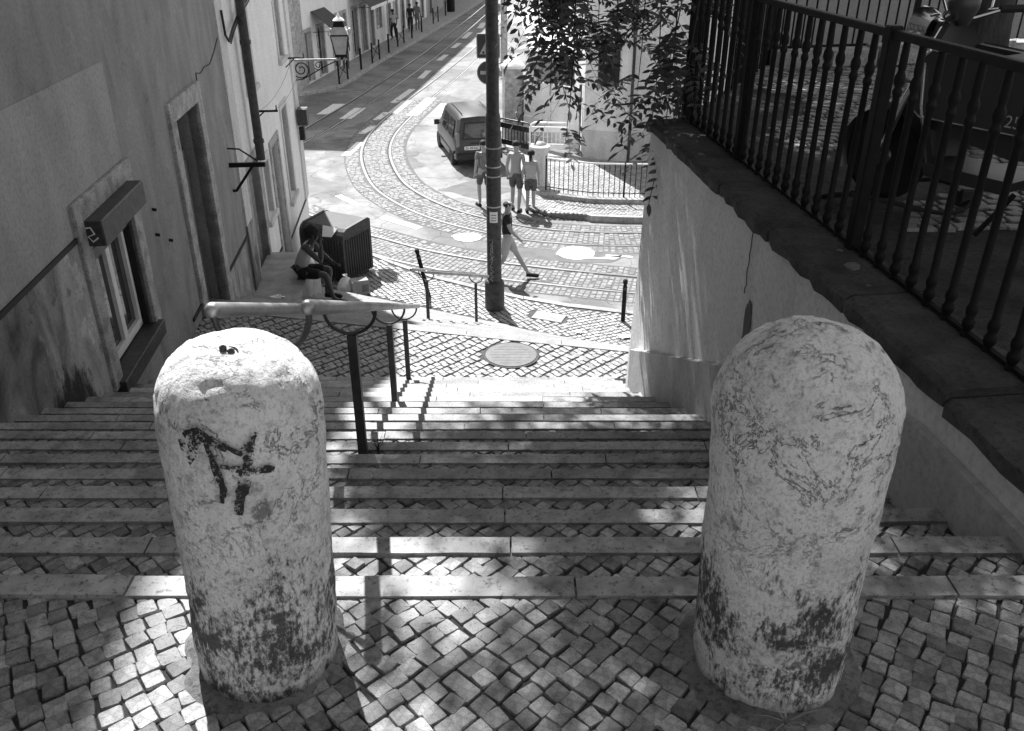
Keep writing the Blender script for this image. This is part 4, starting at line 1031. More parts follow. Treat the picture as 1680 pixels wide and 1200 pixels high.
# ------------------------------------------------------------------ stone bollards
def bollard_mat(name, seed, dark):
    m, t, b = new_mat(name)
    tc = N(t, 'ShaderNodeTexCoord'); mp = N(t, 'ShaderNodeMapping'); mp.inputs['Location'].default_value = (seed, seed * 2, 0); t.links.new(tc.outputs['Object'], mp.inputs[0]); vec = mp.outputs[0]
    mp2 = N(t, 'ShaderNodeMapping'); mp2.inputs['Location'].default_value = (seed, seed, 0); mp2.inputs['Scale'].default_value = (1, 1, 0.45); t.links.new(tc.outputs['Object'], mp2.inputs[0])
    sep = N(t, 'ShaderNodeSeparateXYZ'); t.links.new(tc.outputs['Object'], sep.inputs[0]); z = sep.outputs['Z']
    nb_ = noise_tex(t, vec, 5, 6, 0.6); nf = noise_tex(t, mp2.outputs[0], 80, 5, 0.78); nm = noise_tex(t, vec, 9, 4, 0.6, 0.6); nh = noise_tex(t, vec, 120, 3, 0.7)
    nw = noise_tex(t, vec, 7.5, 9, 0.72, 0.5)
    crack = ramp(t, math_node(t, 'ABSOLUTE', math_node(t, 'SUBTRACT', nw, 0.5)), [(0.0, 0.0), (0.009, 1.0)])
    cmask = math_node(t, 'MULTIPLY', ramp(t, nm, [(0.42, 0.0), (0.52, 1.0)]), ramp(t, math_node(t, 'ADD', z, math_node(t, 'MULTIPLY', nb_, 0.3)), [(0.55, 0.1), (0.85, 0.8)]))           # cracks only here and there
    crk = math_node(t, 'SUBTRACT', 1.0, math_node(t, 'MULTIPLY', math_node(t, 'SUBTRACT', 1.0, crack), cmask))
    base = ramp(t, nb_, [(0.28, 0.62), (0.5, 0.8), (0.72, 0.88)])
    base = math_node(t, 'MULTIPLY', base, ramp(t, nh, [(0.3, 0.62), (0.5, 1.04)]))
    nq = noise_tex(t, vec, 26, 6, 0.75); base = math_node(t, 'MULTIPLY', base, ramp(t, nq, [(0.34, 0.55), (0.47, 1.0)]))
    # black lichen growing where damp rises from the ground, in ragged speckles
    hgt = ramp(t, z, [(0.0, 0.64), (0.2, 0.645), (0.36, 0.60), (0.48, 0.50), (0.8, 0.42)])
    sp = math_node(t, 'ADD', math_node(t, 'MULTIPLY', nf, 0.62), math_node(t, 'MULTIPLY', nm, 0.56))
    lich = math_node(t, 'SUBTRACT', hgt, sp)
    lmask = ramp(t, lich, [(0.0, 1.0), (0.10, dark)])
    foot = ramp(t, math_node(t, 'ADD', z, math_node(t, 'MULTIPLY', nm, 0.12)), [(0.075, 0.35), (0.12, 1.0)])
    ng = noise_tex(t, mp2.outputs[0], 9, 9, 0.78, 0.3); grime = ramp(t, ng, [(0.63, 1.0), (0.68, 0.35)])
    spots = ramp(t, nf, [(0.27, 0.3), (0.34, 1.0)])
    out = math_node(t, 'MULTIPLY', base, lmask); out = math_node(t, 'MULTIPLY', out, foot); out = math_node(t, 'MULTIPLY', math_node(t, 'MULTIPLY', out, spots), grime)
    out = math_node(t, 'MULTIPLY', out, math_node(t, 'MULTIPLY_ADD', crk, 0.75)); out.node.inputs[1].links[0].from_node.inputs[2].default_value = 0.25
    to_col(t, out, b); b.inputs['Roughness'].default_value = 0.85; b.inputs['Specular IOR Level'].default_value = 0.25
    hh = math_node(t, 'ADD', math_node(t, 'MULTIPLY', nb_, 0.8), math_node(t, 'ADD', math_node(t, 'MULTIPLY', nf, 0.5), math_node(t, 'ADD', math_node(t, 'MULTIPLY', crk, 0.5), math_node(t, 'MULTIPLY', nw, 0.9))))
    bump(t, hh, b, 1.0, 0.014)
    return m
def stone_bollard(loc, lean, r0, r1, H, dome, label, seed, m_):
    r = empty('stone_bollard', loc, 0, label, 'bollard', 'stone bollards at the head of the stairs')
    r.rotation_euler = lean
    prof = []
    hs_ = H - dome
    for i in range(60): z = -0.05 + (hs_ + 0.05) * i / 60; prof.append((lerp(r0, r1, max(0, z) / hs_), z))
    for i in range(0, 37):
        a = (PI / 2) * i / 36; prof.append((max(0.0015, r1 * math.cos(a) ** 0.8), hs_ + dome * math.sin(a) ** 0.95))
    m = MB().lathe(prof, 120)
    V = []
    for x, y, z in m.v:
        p = Vector((x, y, z)); q = p * 5 + Vector((seed, seed, 0)); d = 0.006 * noise.noise(q) + 0.003 * noise.noise(p * 13 + Vector((seed, 0, 3))) + 0.0022 * noise.noise(p * 34) + 0.0014 * noise.noise(p * 80)
        c_ = noise.noise(p * 16 + Vector((seed * 3, 0, 0)));
        if z > hs_ * 0.72: d += 0.0022 * (1 if c_ > 0.12 else 0) * min(1, (z - hs_ * .72) / 0.15)
        rad = Vector((x, y, max(0, z - hs_))).normalized() if z > hs_ else Vector((x, y, 0)).normalized()
        if rad.length > 0: p = p + rad * d
        V.append(tuple(p))
    m.v = V
    m.build('shaft', m_, r, smooth='all'); return r
b1 = stone_bollard((-0.588, 1.54, 0), (R(1.0), R(2.6), 0), 0.163, 0.165, 0.855, 0.165, 'white stone bollard on the left with black graffiti and broken iron stub on top', 3.1, bollard_mat('limewashed_stone_graffiti', 2.3, 0.14))
b2 = stone_bollard((0.612, 1.52, 0), (R(0.5), R(-2.0), 0.4), 0.172, 0.182, 0.888, 0.185, 'white stone bollard on the right, thicker and cracked, without graffiti', 8.4, bollard_mat('limewashed_stone_cracked', 7.7, 0.12))
# graffiti: worn black paint following the shaft
def worn_paint():
    m, t, b = new_mat('worn_black_paint'); b.inputs['Base Color'].default_value = (0.012, 0.012, 0.012, 1); b.inputs['Roughness'].default_value = 0.7
    vec = coords(t); n1 = noise_tex(t, vec, 110, 5, 0.8); n2 = noise_tex(t, vec, 26, 3)
    a = ramp(t, math_node(t, 'ADD', math_node(t, 'MULTIPLY', n1, 0.7), math_node(t, 'MULTIPLY', n2, 0.45)), [(0.575, 1.0), (0.60, 0.0)])
    t.links.new(a, b.inputs['Alpha']); return m
gm = worn_paint()
def on_shaft(u, v, r=0.172):
    a = -PI / 2 + u / r; return Vector((math.cos(a), math.sin(a), 0)) * (r + 0.004) + Vector((0, 0, v))
def stroke(pts, wd):
    m = MB(); P = [Vector(p) for p in pts]; Q = []
    for a, b in zip(P, P[1:]):
        n = max(2, int((b - a).length / 0.008)); Q += [a.lerp(b, i / n) for i in range(n)]
    Q.append(P[-1]); n = len(Q); L = []
    for i, q in enumerate(Q):
        d = (Q[min(i + 1, n - 1)] - Q[max(i - 1, 0)]).normalized(); s_ = Vector((-d.y, d.x)) * wd * 0.5 * (0.45 + 0.55 * math.sin(PI * min(1, max(0, (i + .5) / n))) ** .5) * random.uniform(.75, 1.2)
        for k in (-1, -0.33, 0.33, 1): L.append(on_shaft(*(q + s_ * k)))
    m.poly(L, [(i * 4 + k, i * 4 + k + 1, i * 4 + 5 + k, i * 4 + 4 + k) for i in range(n - 1) for k in range(3)]); return m
g0x, g0z = 0.0, 0.0
GS = [([(-0.085, 0.655), (-0.07, 0.60), (-0.055, 0.645), (-0.04, 0.675), (-0.015, 0.665), (0.02, 0.640)], 0.024), ([(-0.075, 0.665), (-0.04, 0.685), (-0.015, 0.66)], 0.022), ([(-0.025, 0.655), (-0.012, 0.59), (0.0, 0.53), (-0.008, 0.49)], 0.016),
      ([(0.02, 0.645), (0.045, 0.625), (0.07, 0.655), (0.085, 0.675)], 0.016), ([(0.07, 0.655), (0.06, 0.60), (0.045, 0.54), (0.03, 0.49), (0.025, 0.455)], 0.026), ([(0.0, 0.595), (0.035, 0.585), (0.08, 0.572), (0.112, 0.566)], 0.017), ([(0.085, 0.575), (0.115, 0.566)], 0.02)]
for pts, wd in GS: stroke([(u_ * .84 + .008, .585 + (v_ - .585) * .84 + .082) for u_, v_ in pts], wd * .9).build('graffiti_stroke', gm, b1, fix=False)
cra = MB().lathe([(.024, -.004), (.021, .003), (.010, -.001), (.002, -.003)], 18, cap=False); cra.v = [(x * (1 + .3 * noise.noise(Vector((x * 60, y * 60, 1)))), y * .8, z) for x, y, z in cra.v]
cra = cra.build('dark_crater_disc', mat['iron'], b1); cra.location = (0.004, -0.042, 0.8455); cra.rotation_euler = (R(14), 0, 0)  # black disc stands in for the shade inside a crater not modelled
for dx, dy, h_ in ((-0.006, -0.040, 0.012), (0.010, -0.043, 0.007)):
    MB().tube([(dx, dy, 0.835), (dx, dy, 0.845 + h_), (dx + .002, dy - .004, 0.848 + h_)], [0.008, 0.0075, 0.004], 8).build('iron_stub', mat['dark_steel'], b1, smooth=True)
# mortar collar round the feet
for b_, r_, sd_ in ((b1, 0.21, 1), (b2, 0.235, 5)):
    P = []; 
    m = MB(); nn = 40
    ring0 = [(math.cos(2 * PI * k / nn) * r_ * (1 + .16 * noise.noise(Vector((math.cos(2 * PI * k / nn) * 2, math.sin(2 * PI * k / nn) * 2, sd_)))), math.sin(2 * PI * k / nn) * r_ * (1 + .16 * noise.noise(Vector((math.cos(2 * PI * k / nn) * 2, math.sin(2 * PI * k / nn) * 2, sd_))))) for k in range(nn)]
    m.poly([(x, y, -0.012) for x, y in ring0] + [(x * .86, y * .86, 0.008) for x, y in ring0] + [(x * .66, y * .66, 0.02) for x, y in ring0], [(a * nn + k, a * nn + (k + 1) % nn, (a + 1) * nn + (k + 1) % nn, (a + 1) * nn + k) for a in (0, 1) for k in range(nn)])
    m.build('mortar_collar', M('mortar_collar%d' % sd_, 0.16, 0.95, 0.4, 9, 50, 0.8, 0.01, speck=0.5), b_, smooth='all')

# dry weeds at the foot of the right bollard and a weed by the handrail post
def weed(loc, n_, h_, label, m_, spread=0.5, seed=1):
    r_ = random.Random(seed); e = empty('weed', loc, 0, label, 'weed')
    for i in range(n_):
        a = r_.uniform(0, 6.28); s_ = r_.uniform(.3, 1) * spread; P = [Vector((0, 0, 0)) + Vector((math.cos(a), math.sin(a), 0)) * h_ * s_ * t * t + Vector((0, 0, h_ * t * (1 - 0.35 * s_ * t))) for t in (0, .35, .7, 1)]
        wd = h_ * 0.03; d = Vector((-math.sin(a), math.cos(a), 0)) * wd
        m = MB(); pts = []
        for k, p in enumerate(P): pts += [p - d * (1 - k / 3.2), p + d * (1 - k / 3.2)]
        m.poly(pts, [(2 * k, 2 * k + 1, 2 * k + 3, 2 * k + 2) for k in range(3)]); m.build('blade', m_, e, fix=False)
mat['dry_weed'] = M('dry_weed', 0.35, 0.8)
weed((0.60, 1.31, 0.005), 16, 0.09, 'dry pale weed growing at the foot of the right stone bollard', mat['dry_weed'], 1.2, 3)
mat['weed_dark'] = M('dark_weed', 0.06, 0.8)
weed((-0.70, 3.80, -0.93), 16, 0.12, 'dark thin weed growing beside the nearest handrail post', mat['weed_dark'], .8, 6)

# ------------------------------------------------------------------ forked double handrails
def handrail(name_label, posts, zrail, ext0, ext1, gap=0.12, rt=0.021, mt=None, pt=None, post_w=0.022):
    """posts: (x, y, ground z, rail z)"""
    r = empty('handrail', posts[0][:3], 0, name_label, 'handrail'); O = Vector(posts[0][:3])
    A = Vector((posts[0][0], posts[0][1], posts[0][3])); B = Vector((posts[-1][0], posts[-1][1], posts[-1][3])); d = (B - A).normalized(); h = Vector((d.x, d.y, 0)).normalized(); s_ = Vector((h.y, -h.x, 0))
    for sg in (-1, 1):
        P0 = A - d * ext0 + s_ * gap * sg - O; P1 = B + d * ext1 + s_ * gap * sg - O
        # rail with rounded ends
        MB().tube([P0, P0 + d * 0.006, P0 + d * 0.02, P1 - d * 0.02, P1 - d * .006, P1], [rt * .5, rt * .85, rt, rt, rt * .85, rt * .5], 14).build('rail', mt or mat['steel'], r, smooth='all')
    for x, y, zg, zr in posts:
        c_ = Vector((x, y, zr)) - O
        arc = [c_ + s_ * gap * math.cos(PI + PI * k / 16) + Vector((0, 0, gap * 1.0 * math.sin(PI + PI * k / 16) - rt * .8)) for k in range(17)]
        MB().tube(arc, 0.0085, 8).build('fork', pt or mat['dark_steel'], r, smooth=True)
        b = c_.z - gap - rt; MB().box(c_.x - post_w, c_.x + post_w, c_.y - post_w, c_.y + post_w, zg - O.z - 0.03, b, 0.003).build('post', pt or mat['dark_steel'], r)
def SZ(y): return -RI * max(0, math.ceil((y - E0) / TR))
NP = lambda y: 0.155 / 0.35 * (E0 - y)       # nosing plane
RH = 0.79
def hx(y): return -0.64 - 0.072 * (y - 2.0)
handrail('long double handrail on forked posts running down the main stairs', [(hx(y), y, SZ(y), NP(y) + RH) for y in (2.02, 3.72, 5.87, 7.72)], 0, 0.02, 0.5)
def flight_z(x, y):
    t = (y - L0(x)) / (L1(x) - L0(x)); return LAND + (PAVE - LAND) * min(1, max(0, t))
p2 = [(-1.2, 11.3, flight_z(-1.2, 11.3) - .1, -2.88), (-0.57, 12.62, flight_z(-.57, 12.62) - .1, -3.46)]
handrail('short double handrail on the lower steps next to the tall lamp post', p2, 0, 0.22, 0.22, rt=0.022)

# ------------------------------------------------------------------ street lamp pole with its signs
pole = empty('tram_pole', (-0.33, 15.15, PAVE), 0, 'tall dark steel pole with graffiti beside the tram road', 'pole')
MB().lathe([(0.185, 0), (0.185, 0.52), (0.165, 0.56), (0.14, 0.58)], 20).build('base_sleeve', mat['dark_steel'], pole, smooth=True)
MB().lathe([(0.135, 0.56), (0.132, 3.55), (0.122, 3.62), (0.11, 3.66), (0.105, 9.0)], 20).build('shaft', mat['dark_steel'], pole, smooth=True)
for z in (2.0, 2.55, 2.72, 3.05): MB().lathe([(0.139, z), (0.141, z + .012), (0.139, z + .024)], 20).build('band', mat['steel'], pole)
def on_pole(u, v, r=0.137): a = -PI / 2 + u / r; return (math.cos(a) * r, math.sin(a) * r, v)
m = MB(); 
for i in range(6):
    a, b = -0.075 + i * .025, -0.075 + (i + 1) * .025; m.quad(on_pole(a, 1.95 - .22), on_pole(b, 1.95 - .22), on_pole(b, 1.95 - .02), on_pole(a, 1.95 - .02))
m.build('sticker', mat['paper'], pole, fix=False)
m = MB()
for i in range(3): m.tube([on_pole(-.05 + .02 * k, 1.87 - i * .05, .1385) for k in range(6)], 0.006, 4)
m.build('sticker_print', mat['black'], pole)['kind'] = 'stuff'
gr = random.Random(4)
mat['pale_paint'] = M('pale_spray_paint', 0.4, 0.8)
for z0, nn in ((1.45, 7), (1.1, 8), (0.75, 6), (1.28, 6)):
    P = []; u = -0.06
    for k in range(nn * 2): P.append(on_pole(u + gr.uniform(-.03, .05), z0 - k * 0.022 + gr.uniform(-.05, .05), 0.139))
    MB().tube([Vector(p) for p in P], 0.0045, 4).build('graffiti_stroke', mat['pale_paint'], pole)
sg = empty('road_sign', (-0.40, 15.40, -0.45), 0, 'dark square crossing sign above a round no entry sign beside the pole', 'sign')
def rounded_rect(w_, h_, r_, n=5):
    P = []
    for cx, cy, a0 in ((w_ - r_, h_ - r_, 0), (-w_ + r_, h_ - r_, 90), (-w_ + r_, -h_ + r_, 180), (w_ - r_, -h_ + r_, 270)):
        for k in range(n + 1): a = R(a0 + 90 * k / n); P.append((cx + r_ * math.cos(a), cy + r_ * math.sin(a)))
    return P
mat['sign_blue'] = M('sign_blue_grey', 0.10, 0.5, 0.1); mat['sign_red'] = M('sign_red_grey', 0.12, 0.5, 0.1)
MB().prism(rounded_rect(.2, .2, .03), 0, 0.02, 'y').build('square_plate', mat['white'], sg)
o = MB().prism(rounded_rect(.185, .185, .025), -0.006, -0.002, 'y').build('square_face', mat['sign_blue'], sg)
MB().prism([(-.15, -.13), (.15, -.13), (0, .15)], -0.012, -0.008, 'y').build('white_triangle', mat['white'], o)
m = MB().tube([(0, -.016, .06), (0, -.016, -.01), (-.03, -.016, -.075)], .012, 5); m.tube([(0, -.016, -.01), (.035, -.016, -.075)], .012, 5); m.tube([(-.035, -.016, .02), (0, -.016, .04), (.035, -.016, .0)], .009, 5); m.lathe([(0.018, -.018), (0.018, .018)], 8, (0, -.016, .085))
m.build('walking_symbol', mat['black'], o)
for i in range(4): MB().box(-.1 + i * .055, -.07 + i * .055, -.017, -.013, -.12, -.085).build('stripe_symbol', mat['black'], o)
cir = lambda r_: [(r_ * math.cos(2 * PI * k / 32), r_ * math.sin(2 * PI * k / 32) - 0.43) for k in range(32)]
MB().prism(cir(.2), 0, .02, 'y').build('round_plate', mat['white'], sg)
o = MB().prism(cir(.185), -.006, -.002, 'y').build('round_face', mat['sign_red'], sg)
MB().box(-.14, .14, -.012, -.008, -.46, -.40).build('white_bar', mat['white'], o)
MB().box(-.02, .1, -.11, .0, -.02, .02).build('clamp', mat['steel'], sg); MB().box(-.02, .1, -.11, .0, -.45, -.41).build('clamp', mat['steel'], sg)

# ------------------------------------------------------------------ wall lantern on its scrolled bracket
ln = empty('wall_lantern', (-4.86, 19.78, -1.33), TH, 'ornate street lantern on a scrolled iron bracket at the pale house corner', 'lantern')
MB().box(0, 1.25, -.02, .02, -.015, .025).build('bracket_arm', mat['steel'], ln)
def spiral(cx, cz_, r0, r1, turns, a0, n=40): return [(cx + lerp(r0, r1, k / n) * math.cos(a0 + turns * 2 * PI * k / n), 0, cz_ + lerp(r0, r1, k / n) * math.sin(a0 + turns * 2 * PI * k / n)) for k in range(n + 1)]
m = MB(); m.tube(spiral(.24, -.19, .2, .04, 1.9, PI), .014, 6); m.build('scroll', mat['iron'], ln)
m = MB(); m.tube(spiral(.62, -.11, .1, .025, 1.5, PI * 1.2), .011, 6); m.build('scroll', mat['iron'], ln)
m = MB(); m.tube([(0.02, 0, -.42), (.25, 0, -.40), (.5, 0, -.27), (.75, 0, -.14), (1.0, 0, -.03)], .014, 6); m.build('brace', mat['iron'], ln)
m = MB(); m.tube([(0, 0, -.5), (0, 0, .2)], .02, 6); m.build('wall_plate', mat['iron'], ln)
LX = 1.14
mat['lantern_glass'] = M('lantern_glass', 0.42, 0.25, 0.2, 6, bst=0, spec=0.6)
def frust(mb, r0, z0, r1, z1): 
    a = [(LX + r0 * sx, r0 * sy, z0) for sx, sy in ((-1, -1), (1, -1), (1, 1), (-1, 1))]; b = [(LX + r1 * sx, r1 * sy, z1) for sx, sy in ((-1, -1), (1, -1), (1, 1), (-1, 1))]
    mb.poly(a + b, [(3, 2, 1, 0), (4, 5, 6, 7)] + [(i, (i + 1) % 4, 4 + (i + 1) % 4, 4 + i) for i in range(4)])
for k in range(4):
    m = MB(); c4 = ((-1, -1), (1, -1), (1, 1), (-1, 1)); p, q = c4[k], c4[(k + 1) % 4]
    m.quad((LX + .115 * p[0], .115 * p[1], .12), (LX + .115 * q[0], .115 * q[1], .12), (LX + .185 * q[0], .185 * q[1], .5), (LX + .185 * p[0], .185 * p[1], .5)); m.build('glass_pane', mat['lantern_glass'], ln, fix=False)
    MB().tube([(LX + .117 * p[0], .117 * p[1], .1), (LX + .19 * p[0], .19 * p[1], .52)], .012, 6).build('frame_bar', mat['iron'], ln)
    MB().tube([(LX + .2 * p[0], .2 * p[1], .5), (LX + .22 * p[0], .22 * p[1], .56), (LX + .2 * p[0], .2 * p[1], .62)], .02, 6).build('corner_finial', mat['steel'], ln)
m = MB(); frust(m, .13, .07, .12, .12); m.build('lantern_base', mat['iron'], ln)
m = MB(); frust(m, .205, .5, .2, .53); m.build('rim', mat['iron'], ln)
m = MB(); frust(m, .19, .53, .12, .68); m.build('lantern_roof', mat['lantern_glass'], ln)
m = MB(); frust(m, .125, .68, .09, .8); m.build('chimney', mat['iron'], ln)
MB().lathe([(.13, .8), (.1, .84), (.04, .88), (.015, .93)], 14, (LX, 0, 0)).build('cap', mat['white'], ln, smooth=True)
m = MB().tube([(LX, 0, .0), (LX, 0, .08)], .03, 8); m.build('stem', mat['iron'], ln)

# ------------------------------------------------------------------ waste container with rounded ribbed body
bn = empty('waste_container', (-3.62, 16.95, PAVE), R(-28), 'dark ribbed street waste container with a torn white poster on its lid', 'waste container')
W2, D2, HB = 0.52, 0.45, 1.12
mat['bin'] = M('bin_plastic', 0.045, 0.55, 0.3, 5, 60, 0.2, 0.003)
prof = [(-D2, 0.06), (-D2, HB * .96)] + [(-D2 + 0.16 - .16 * math.cos(R(90 * k / 6)), HB * .86 + .0 + .14 * math.sin(R(90 * k / 6)) + .0) for k in range(1, 7)] + [(D2 - .1, HB * 1.03), (D2, HB * .98), (D2, 0.06)]
prof = [(-D2, .06), (-D2, HB * .82), (-D2 + .02, HB * .9), (-D2 + .07, HB * .96), (-D2 + .15, HB), (D2 - .08, HB * 1.04), (D2, HB), (D2, .06)]
MB().prism(prof, -W2, W2, 'x').build('body', mat['bin'], bn)
for sx in (-W2, W2): MB().prism([(a * 1.03, b * 1.012) for a, b in prof], sx - .03, sx + .03, 'x').build('end_frame', mat['dark_steel'], bn)
for i in range(13):
    x = -W2 + .08 + i * .073; MB().box(x - .018, x + .018, -D2 - .025, -D2 + .01, .1, HB * .8, 0.008).build('rib', mat['bin'], bn)
for i in range(11):
    y = -D2 + .08 + i * .075; MB().box(W2 + .025, W2 + .05, y - .018, y + .018, .1, HB * .82, 0.008).build('rib', mat['bin'], bn)
ps = MB().poly([(-.02, -D2 + .135, HB + .0), (.36, -D2 + .135, HB + .004), (.3, -D2 - .012, HB * .86), (.06, -D2 - .012, HB * .84), (-.02, -D2 + .135, HB + .0)][:4], [(0, 1, 2, 3)]).build('poster', mat['paper'], bn); ps.location = (0, -.022, .012)
m = MB(); m.prism([(.16 + .08 * math.cos(2 * PI * k / 18) * (1 if math.sin(2 * PI * k / 18) > -.3 else .6), -D2 + .05 + .045 * math.sin(2 * PI * k / 18)) for k in range(18)], 0, .002); pm = m.build('poster_print', mat['black'], ps); pm.rotation_euler = (R(41), 0, 0); pm.location = (0, -.225, .66)
for sx, sy in ((-1, -1), (1, -1), (1, 1), (-1, 1)): MB().box(sx * (W2 - .1) - .05, sx * (W2 - .1) + .05, sy * (D2 - .1) - .05, sy * (D2 - .1) + .05, 0, .07).build('foot', mat['rubber'], bn)
# rubbish beside it
bx = empty('cardboard_box', (-3.02, 15.9, PAVE), 0.4, 'small open cardboard box beside the waste container', 'box')
MB().box(-.17, .17, -.13, .13, 0, .27, .004).build('carton', mat['cardboard'], bx); MB().poly([(-.17, -.13, .27), (.17, -.13, .27), (.19, -.24, .33), (-.16, -.24, .34)], [(0, 1, 2, 3)]).build('flap', mat['cardboard'], bx)
MB().box(.02, .15, -.136, -.131, .05, .2).build('printed_panel', mat['cloth_grey'], bx)
def sack(name, loc, s_, label, m_, seed, cat):
    m = MB(); m.lathe([(.02, 0), (.14, .01), (.17, .08), (.16, .17), (.1, .26), (.03, .31), (.05, .36), (.01, .37)], 18)
    m.v = [tuple(Vector(p) * s_ + Vector((1, .8, .5)) * 0) for p in m.v]; m.v = [(x * (1 + .3 * noise.noise(Vector((x * 9, y * 9, z * 9 + seed)))), y * (1 + .3 * noise.noise(Vector((x * 9 + 4, y * 9, z * 9 + seed)))), z) for x, y, z in m.v]
    o = m.build(name, m_, smooth=True); o.location = loc; tag(o, label, cat); return o
sack('rubbish_bag', (-3.3, 15.95, PAVE), 1.0, 'crumpled pale rubbish bag between box and waste container', mat['paper'], 2, 'bag')
sack('plastic_bag', (-3.45, 13.55, -3.75), 0.95, 'white plastic bag on the platform behind the seated person', mat['paper'], 6, 'bag')
def litter(loc, s_, label, seed):
    r_ = random.Random(seed); m = MB(); g = 5; P = [(s_ * (i / g - .5) + r_.uniform(-.01, .01), s_ * .7 * (j / g - .5), .006 + r_.uniform(0, .03) * s_ * 5) for i in range(g + 1) for j in range(g + 1)]
    m.poly(P, [(i * (g + 1) + j, (i + 1) * (g + 1) + j, (i + 1) * (g + 1) + j + 1, i * (g + 1) + j + 1) for i in range(g) for j in range(g)])
    o = m.build('paper_scrap', mat['paper']); o.location = loc; o.rotation_euler = (0, 0, r_.uniform(0, 3)); tag(o, label, 'litter')
litter((2.0, 13.85, PAVE + .01), .22, 'crumpled white paper near the retaining wall corner', 1); litter((1.2, 14.05, PAVE + .01), .14, 'tiny white paper scrap midway along the lower pavement', 2); litter((-3.66, 12.3, -3.74), .25, 'flat white paper lying on the stone platform', 3)
bt = empty('cigarette_end', (.52, 1.67, .012), .2, 'cigarette end lying by the right stone bollard', 'litter'); MB().tube([(-.02, 0, 0), (.012, 0, 0)], .0045, 8).build('paper_tube', mat['paper'], bt); MB().tube([(.0121, 0, 0), (.03, 0, 0)], .0045, 8).build('filter', mat['cardboard'], bt)

# ------------------------------------------------------------------ street bollards and crossed barriers
def steel_bollard(loc, label, h_=0.83, lean=(0, 0, 0), group=None, r_=0.04):
    e = empty('street_bollard', loc, 0, label, 'bollard', group); e.rotation_euler = lean
    MB().lathe([(r_, -.05), (r_, h_ - .13), (r_ * .8, h_ - .12), (r_ * .8, h_ - .09), (r_ * 1.1, h_ - .08), (r_ * 1.1, h_ - .02), (r_ * .6, h_)], 12).build('shaft', mat['iron'], e, smooth=True)
    MB().lathe([(r_ * 1.06, h_ - .2), (r_ * 1.06, h_ - .15)], 12).build('band', mat['dark_steel'], e); return e
steel_bollard((2.05, 14.54, PAVE), 'slim black bollard on the pavement near the retaining wall corner')
steel_bollard((-1.63, 15.68, PAVE), 'black bollard knocked askew on the pavement behind the short handrail', 1.02, (R(2), R(-11), 0))
FB = [(-7.56, 39.29), (-7.39, 40.51), (-7.2, 43.19), (-6.93, 45.03), (-6.73, 46.21), (-6.55, 48.52), (-6.34, 50.81), (-6.16, 52.29), (-5.92, 54.39), (-5.6, 57.2), (-5.25, 61.75), (-5.0, 62.8), (-4.76, 66.58)]
pairs = [(0, 1), (3, 4), (6, 7), (10, 11)]; single = [2, 5, 8, 9, 12]
names = ['nearest', 'second', 'third', 'farthest']
for nme, (a, b) in zip(names, pairs):
    A, B = Vector((*FB[a], -5.2)), Vector((*FB[b], -5.2)); e = empty('crossed_barrier', A, 0, '%s black crossed barrier on the far pavement from the lantern side' % nme, 'barrier', 'crossed barriers along the kerb')
    d = B - A
    for p in (Vector((0, 0, 0)), d): MB().lathe([(.04, -.03), (.04, .9), (.045, .92), (.02, .97)], 10, p).build('post', mat['iron'], e)
    MB().tube([Vector((0, 0, .15)), d + Vector((0, 0, .78))], .016, 6).build('cross_bar', mat['iron'], e); MB().tube([Vector((0.03, 0, .78)), d + Vector((.03, 0, .15))], .016, 6).build('cross_bar', mat['iron'], e)
for nme, i in zip(['nearest', 'second', 'third', 'fourth', 'farthest'], single): steel_bollard((*FB[i], -5.2), '%s plain black bollard on the far pavement from the lantern side' % nme, .95, group='plain bollards along the kerb', r_=.05)
wb = empty('litter_bin', (-4.55, 69.4, -5.2), 0, 'dark cylindrical litter bin far up the street pavement', 'litter bin')
MB().lathe([(.28, 0), (.3, .1), (.3, 1.0), (.24, 1.12)], 16).build('drum', mat['iron'], wb); MB().lathe([(.31, .85), (.31, .93)], 16).build('rim', mat['dark_steel'], wb)
p2o = empty('timber_pole', (-0.36, 41.3, -5.2), 0, 'second tall grey pole far up the street', 'pole')
MB().lathe([(.16, 0), (.15, 3), (.13, 9)], 12).build('shaft', mat['stone_trim'], p2o, smooth=True); MB().lathe([(.2, 0), (.2, .25)], 12).build('footing', mat['concrete'], p2o)
# road-works barriers by the hoarding
def works_barrier(loc, rz, L, label, m_):
    e = empty('works_barrier', loc, rz, label, 'barrier', 'road works barriers by the hoarding')
    P = [(0, 0, 0), (0, 0, .85), (.04, 0, .95), (.14, 0, 1.0), (L - .14, 0, 1.0), (L - .04, 0, .95), (L, 0, .85), (L, 0, 0)]
    MB().tube([Vector(p) for p in P], .028, 8).build('frame', m_, e, smooth=True)
    for z in (.2, .72): MB().box(.03, L - .03, -.02, .02, z, z + .16).build('board', m_, e)
    k = .15
    while k < L - .05: MB().tube([(k, 0, .3), (k, 0, .75)], .014, 6).build('bar', m_, e); k += .13
    for x in (.1, L - .1): MB().box(x - .03, x + .03, -.25, .25, 0, .05).build('foot', mat['rubber'], e)
works_barrier((-0.42, 28.0, -5.28), R(-42), 1.35, 'dark works barrier beside the tall pole and stone pier', mat['dark_steel'])
works_barrier((0.55, 26.75, -5.16), R(-5), 1.2, 'white works barrier in front of the board hoarding', mat['frame_white'])

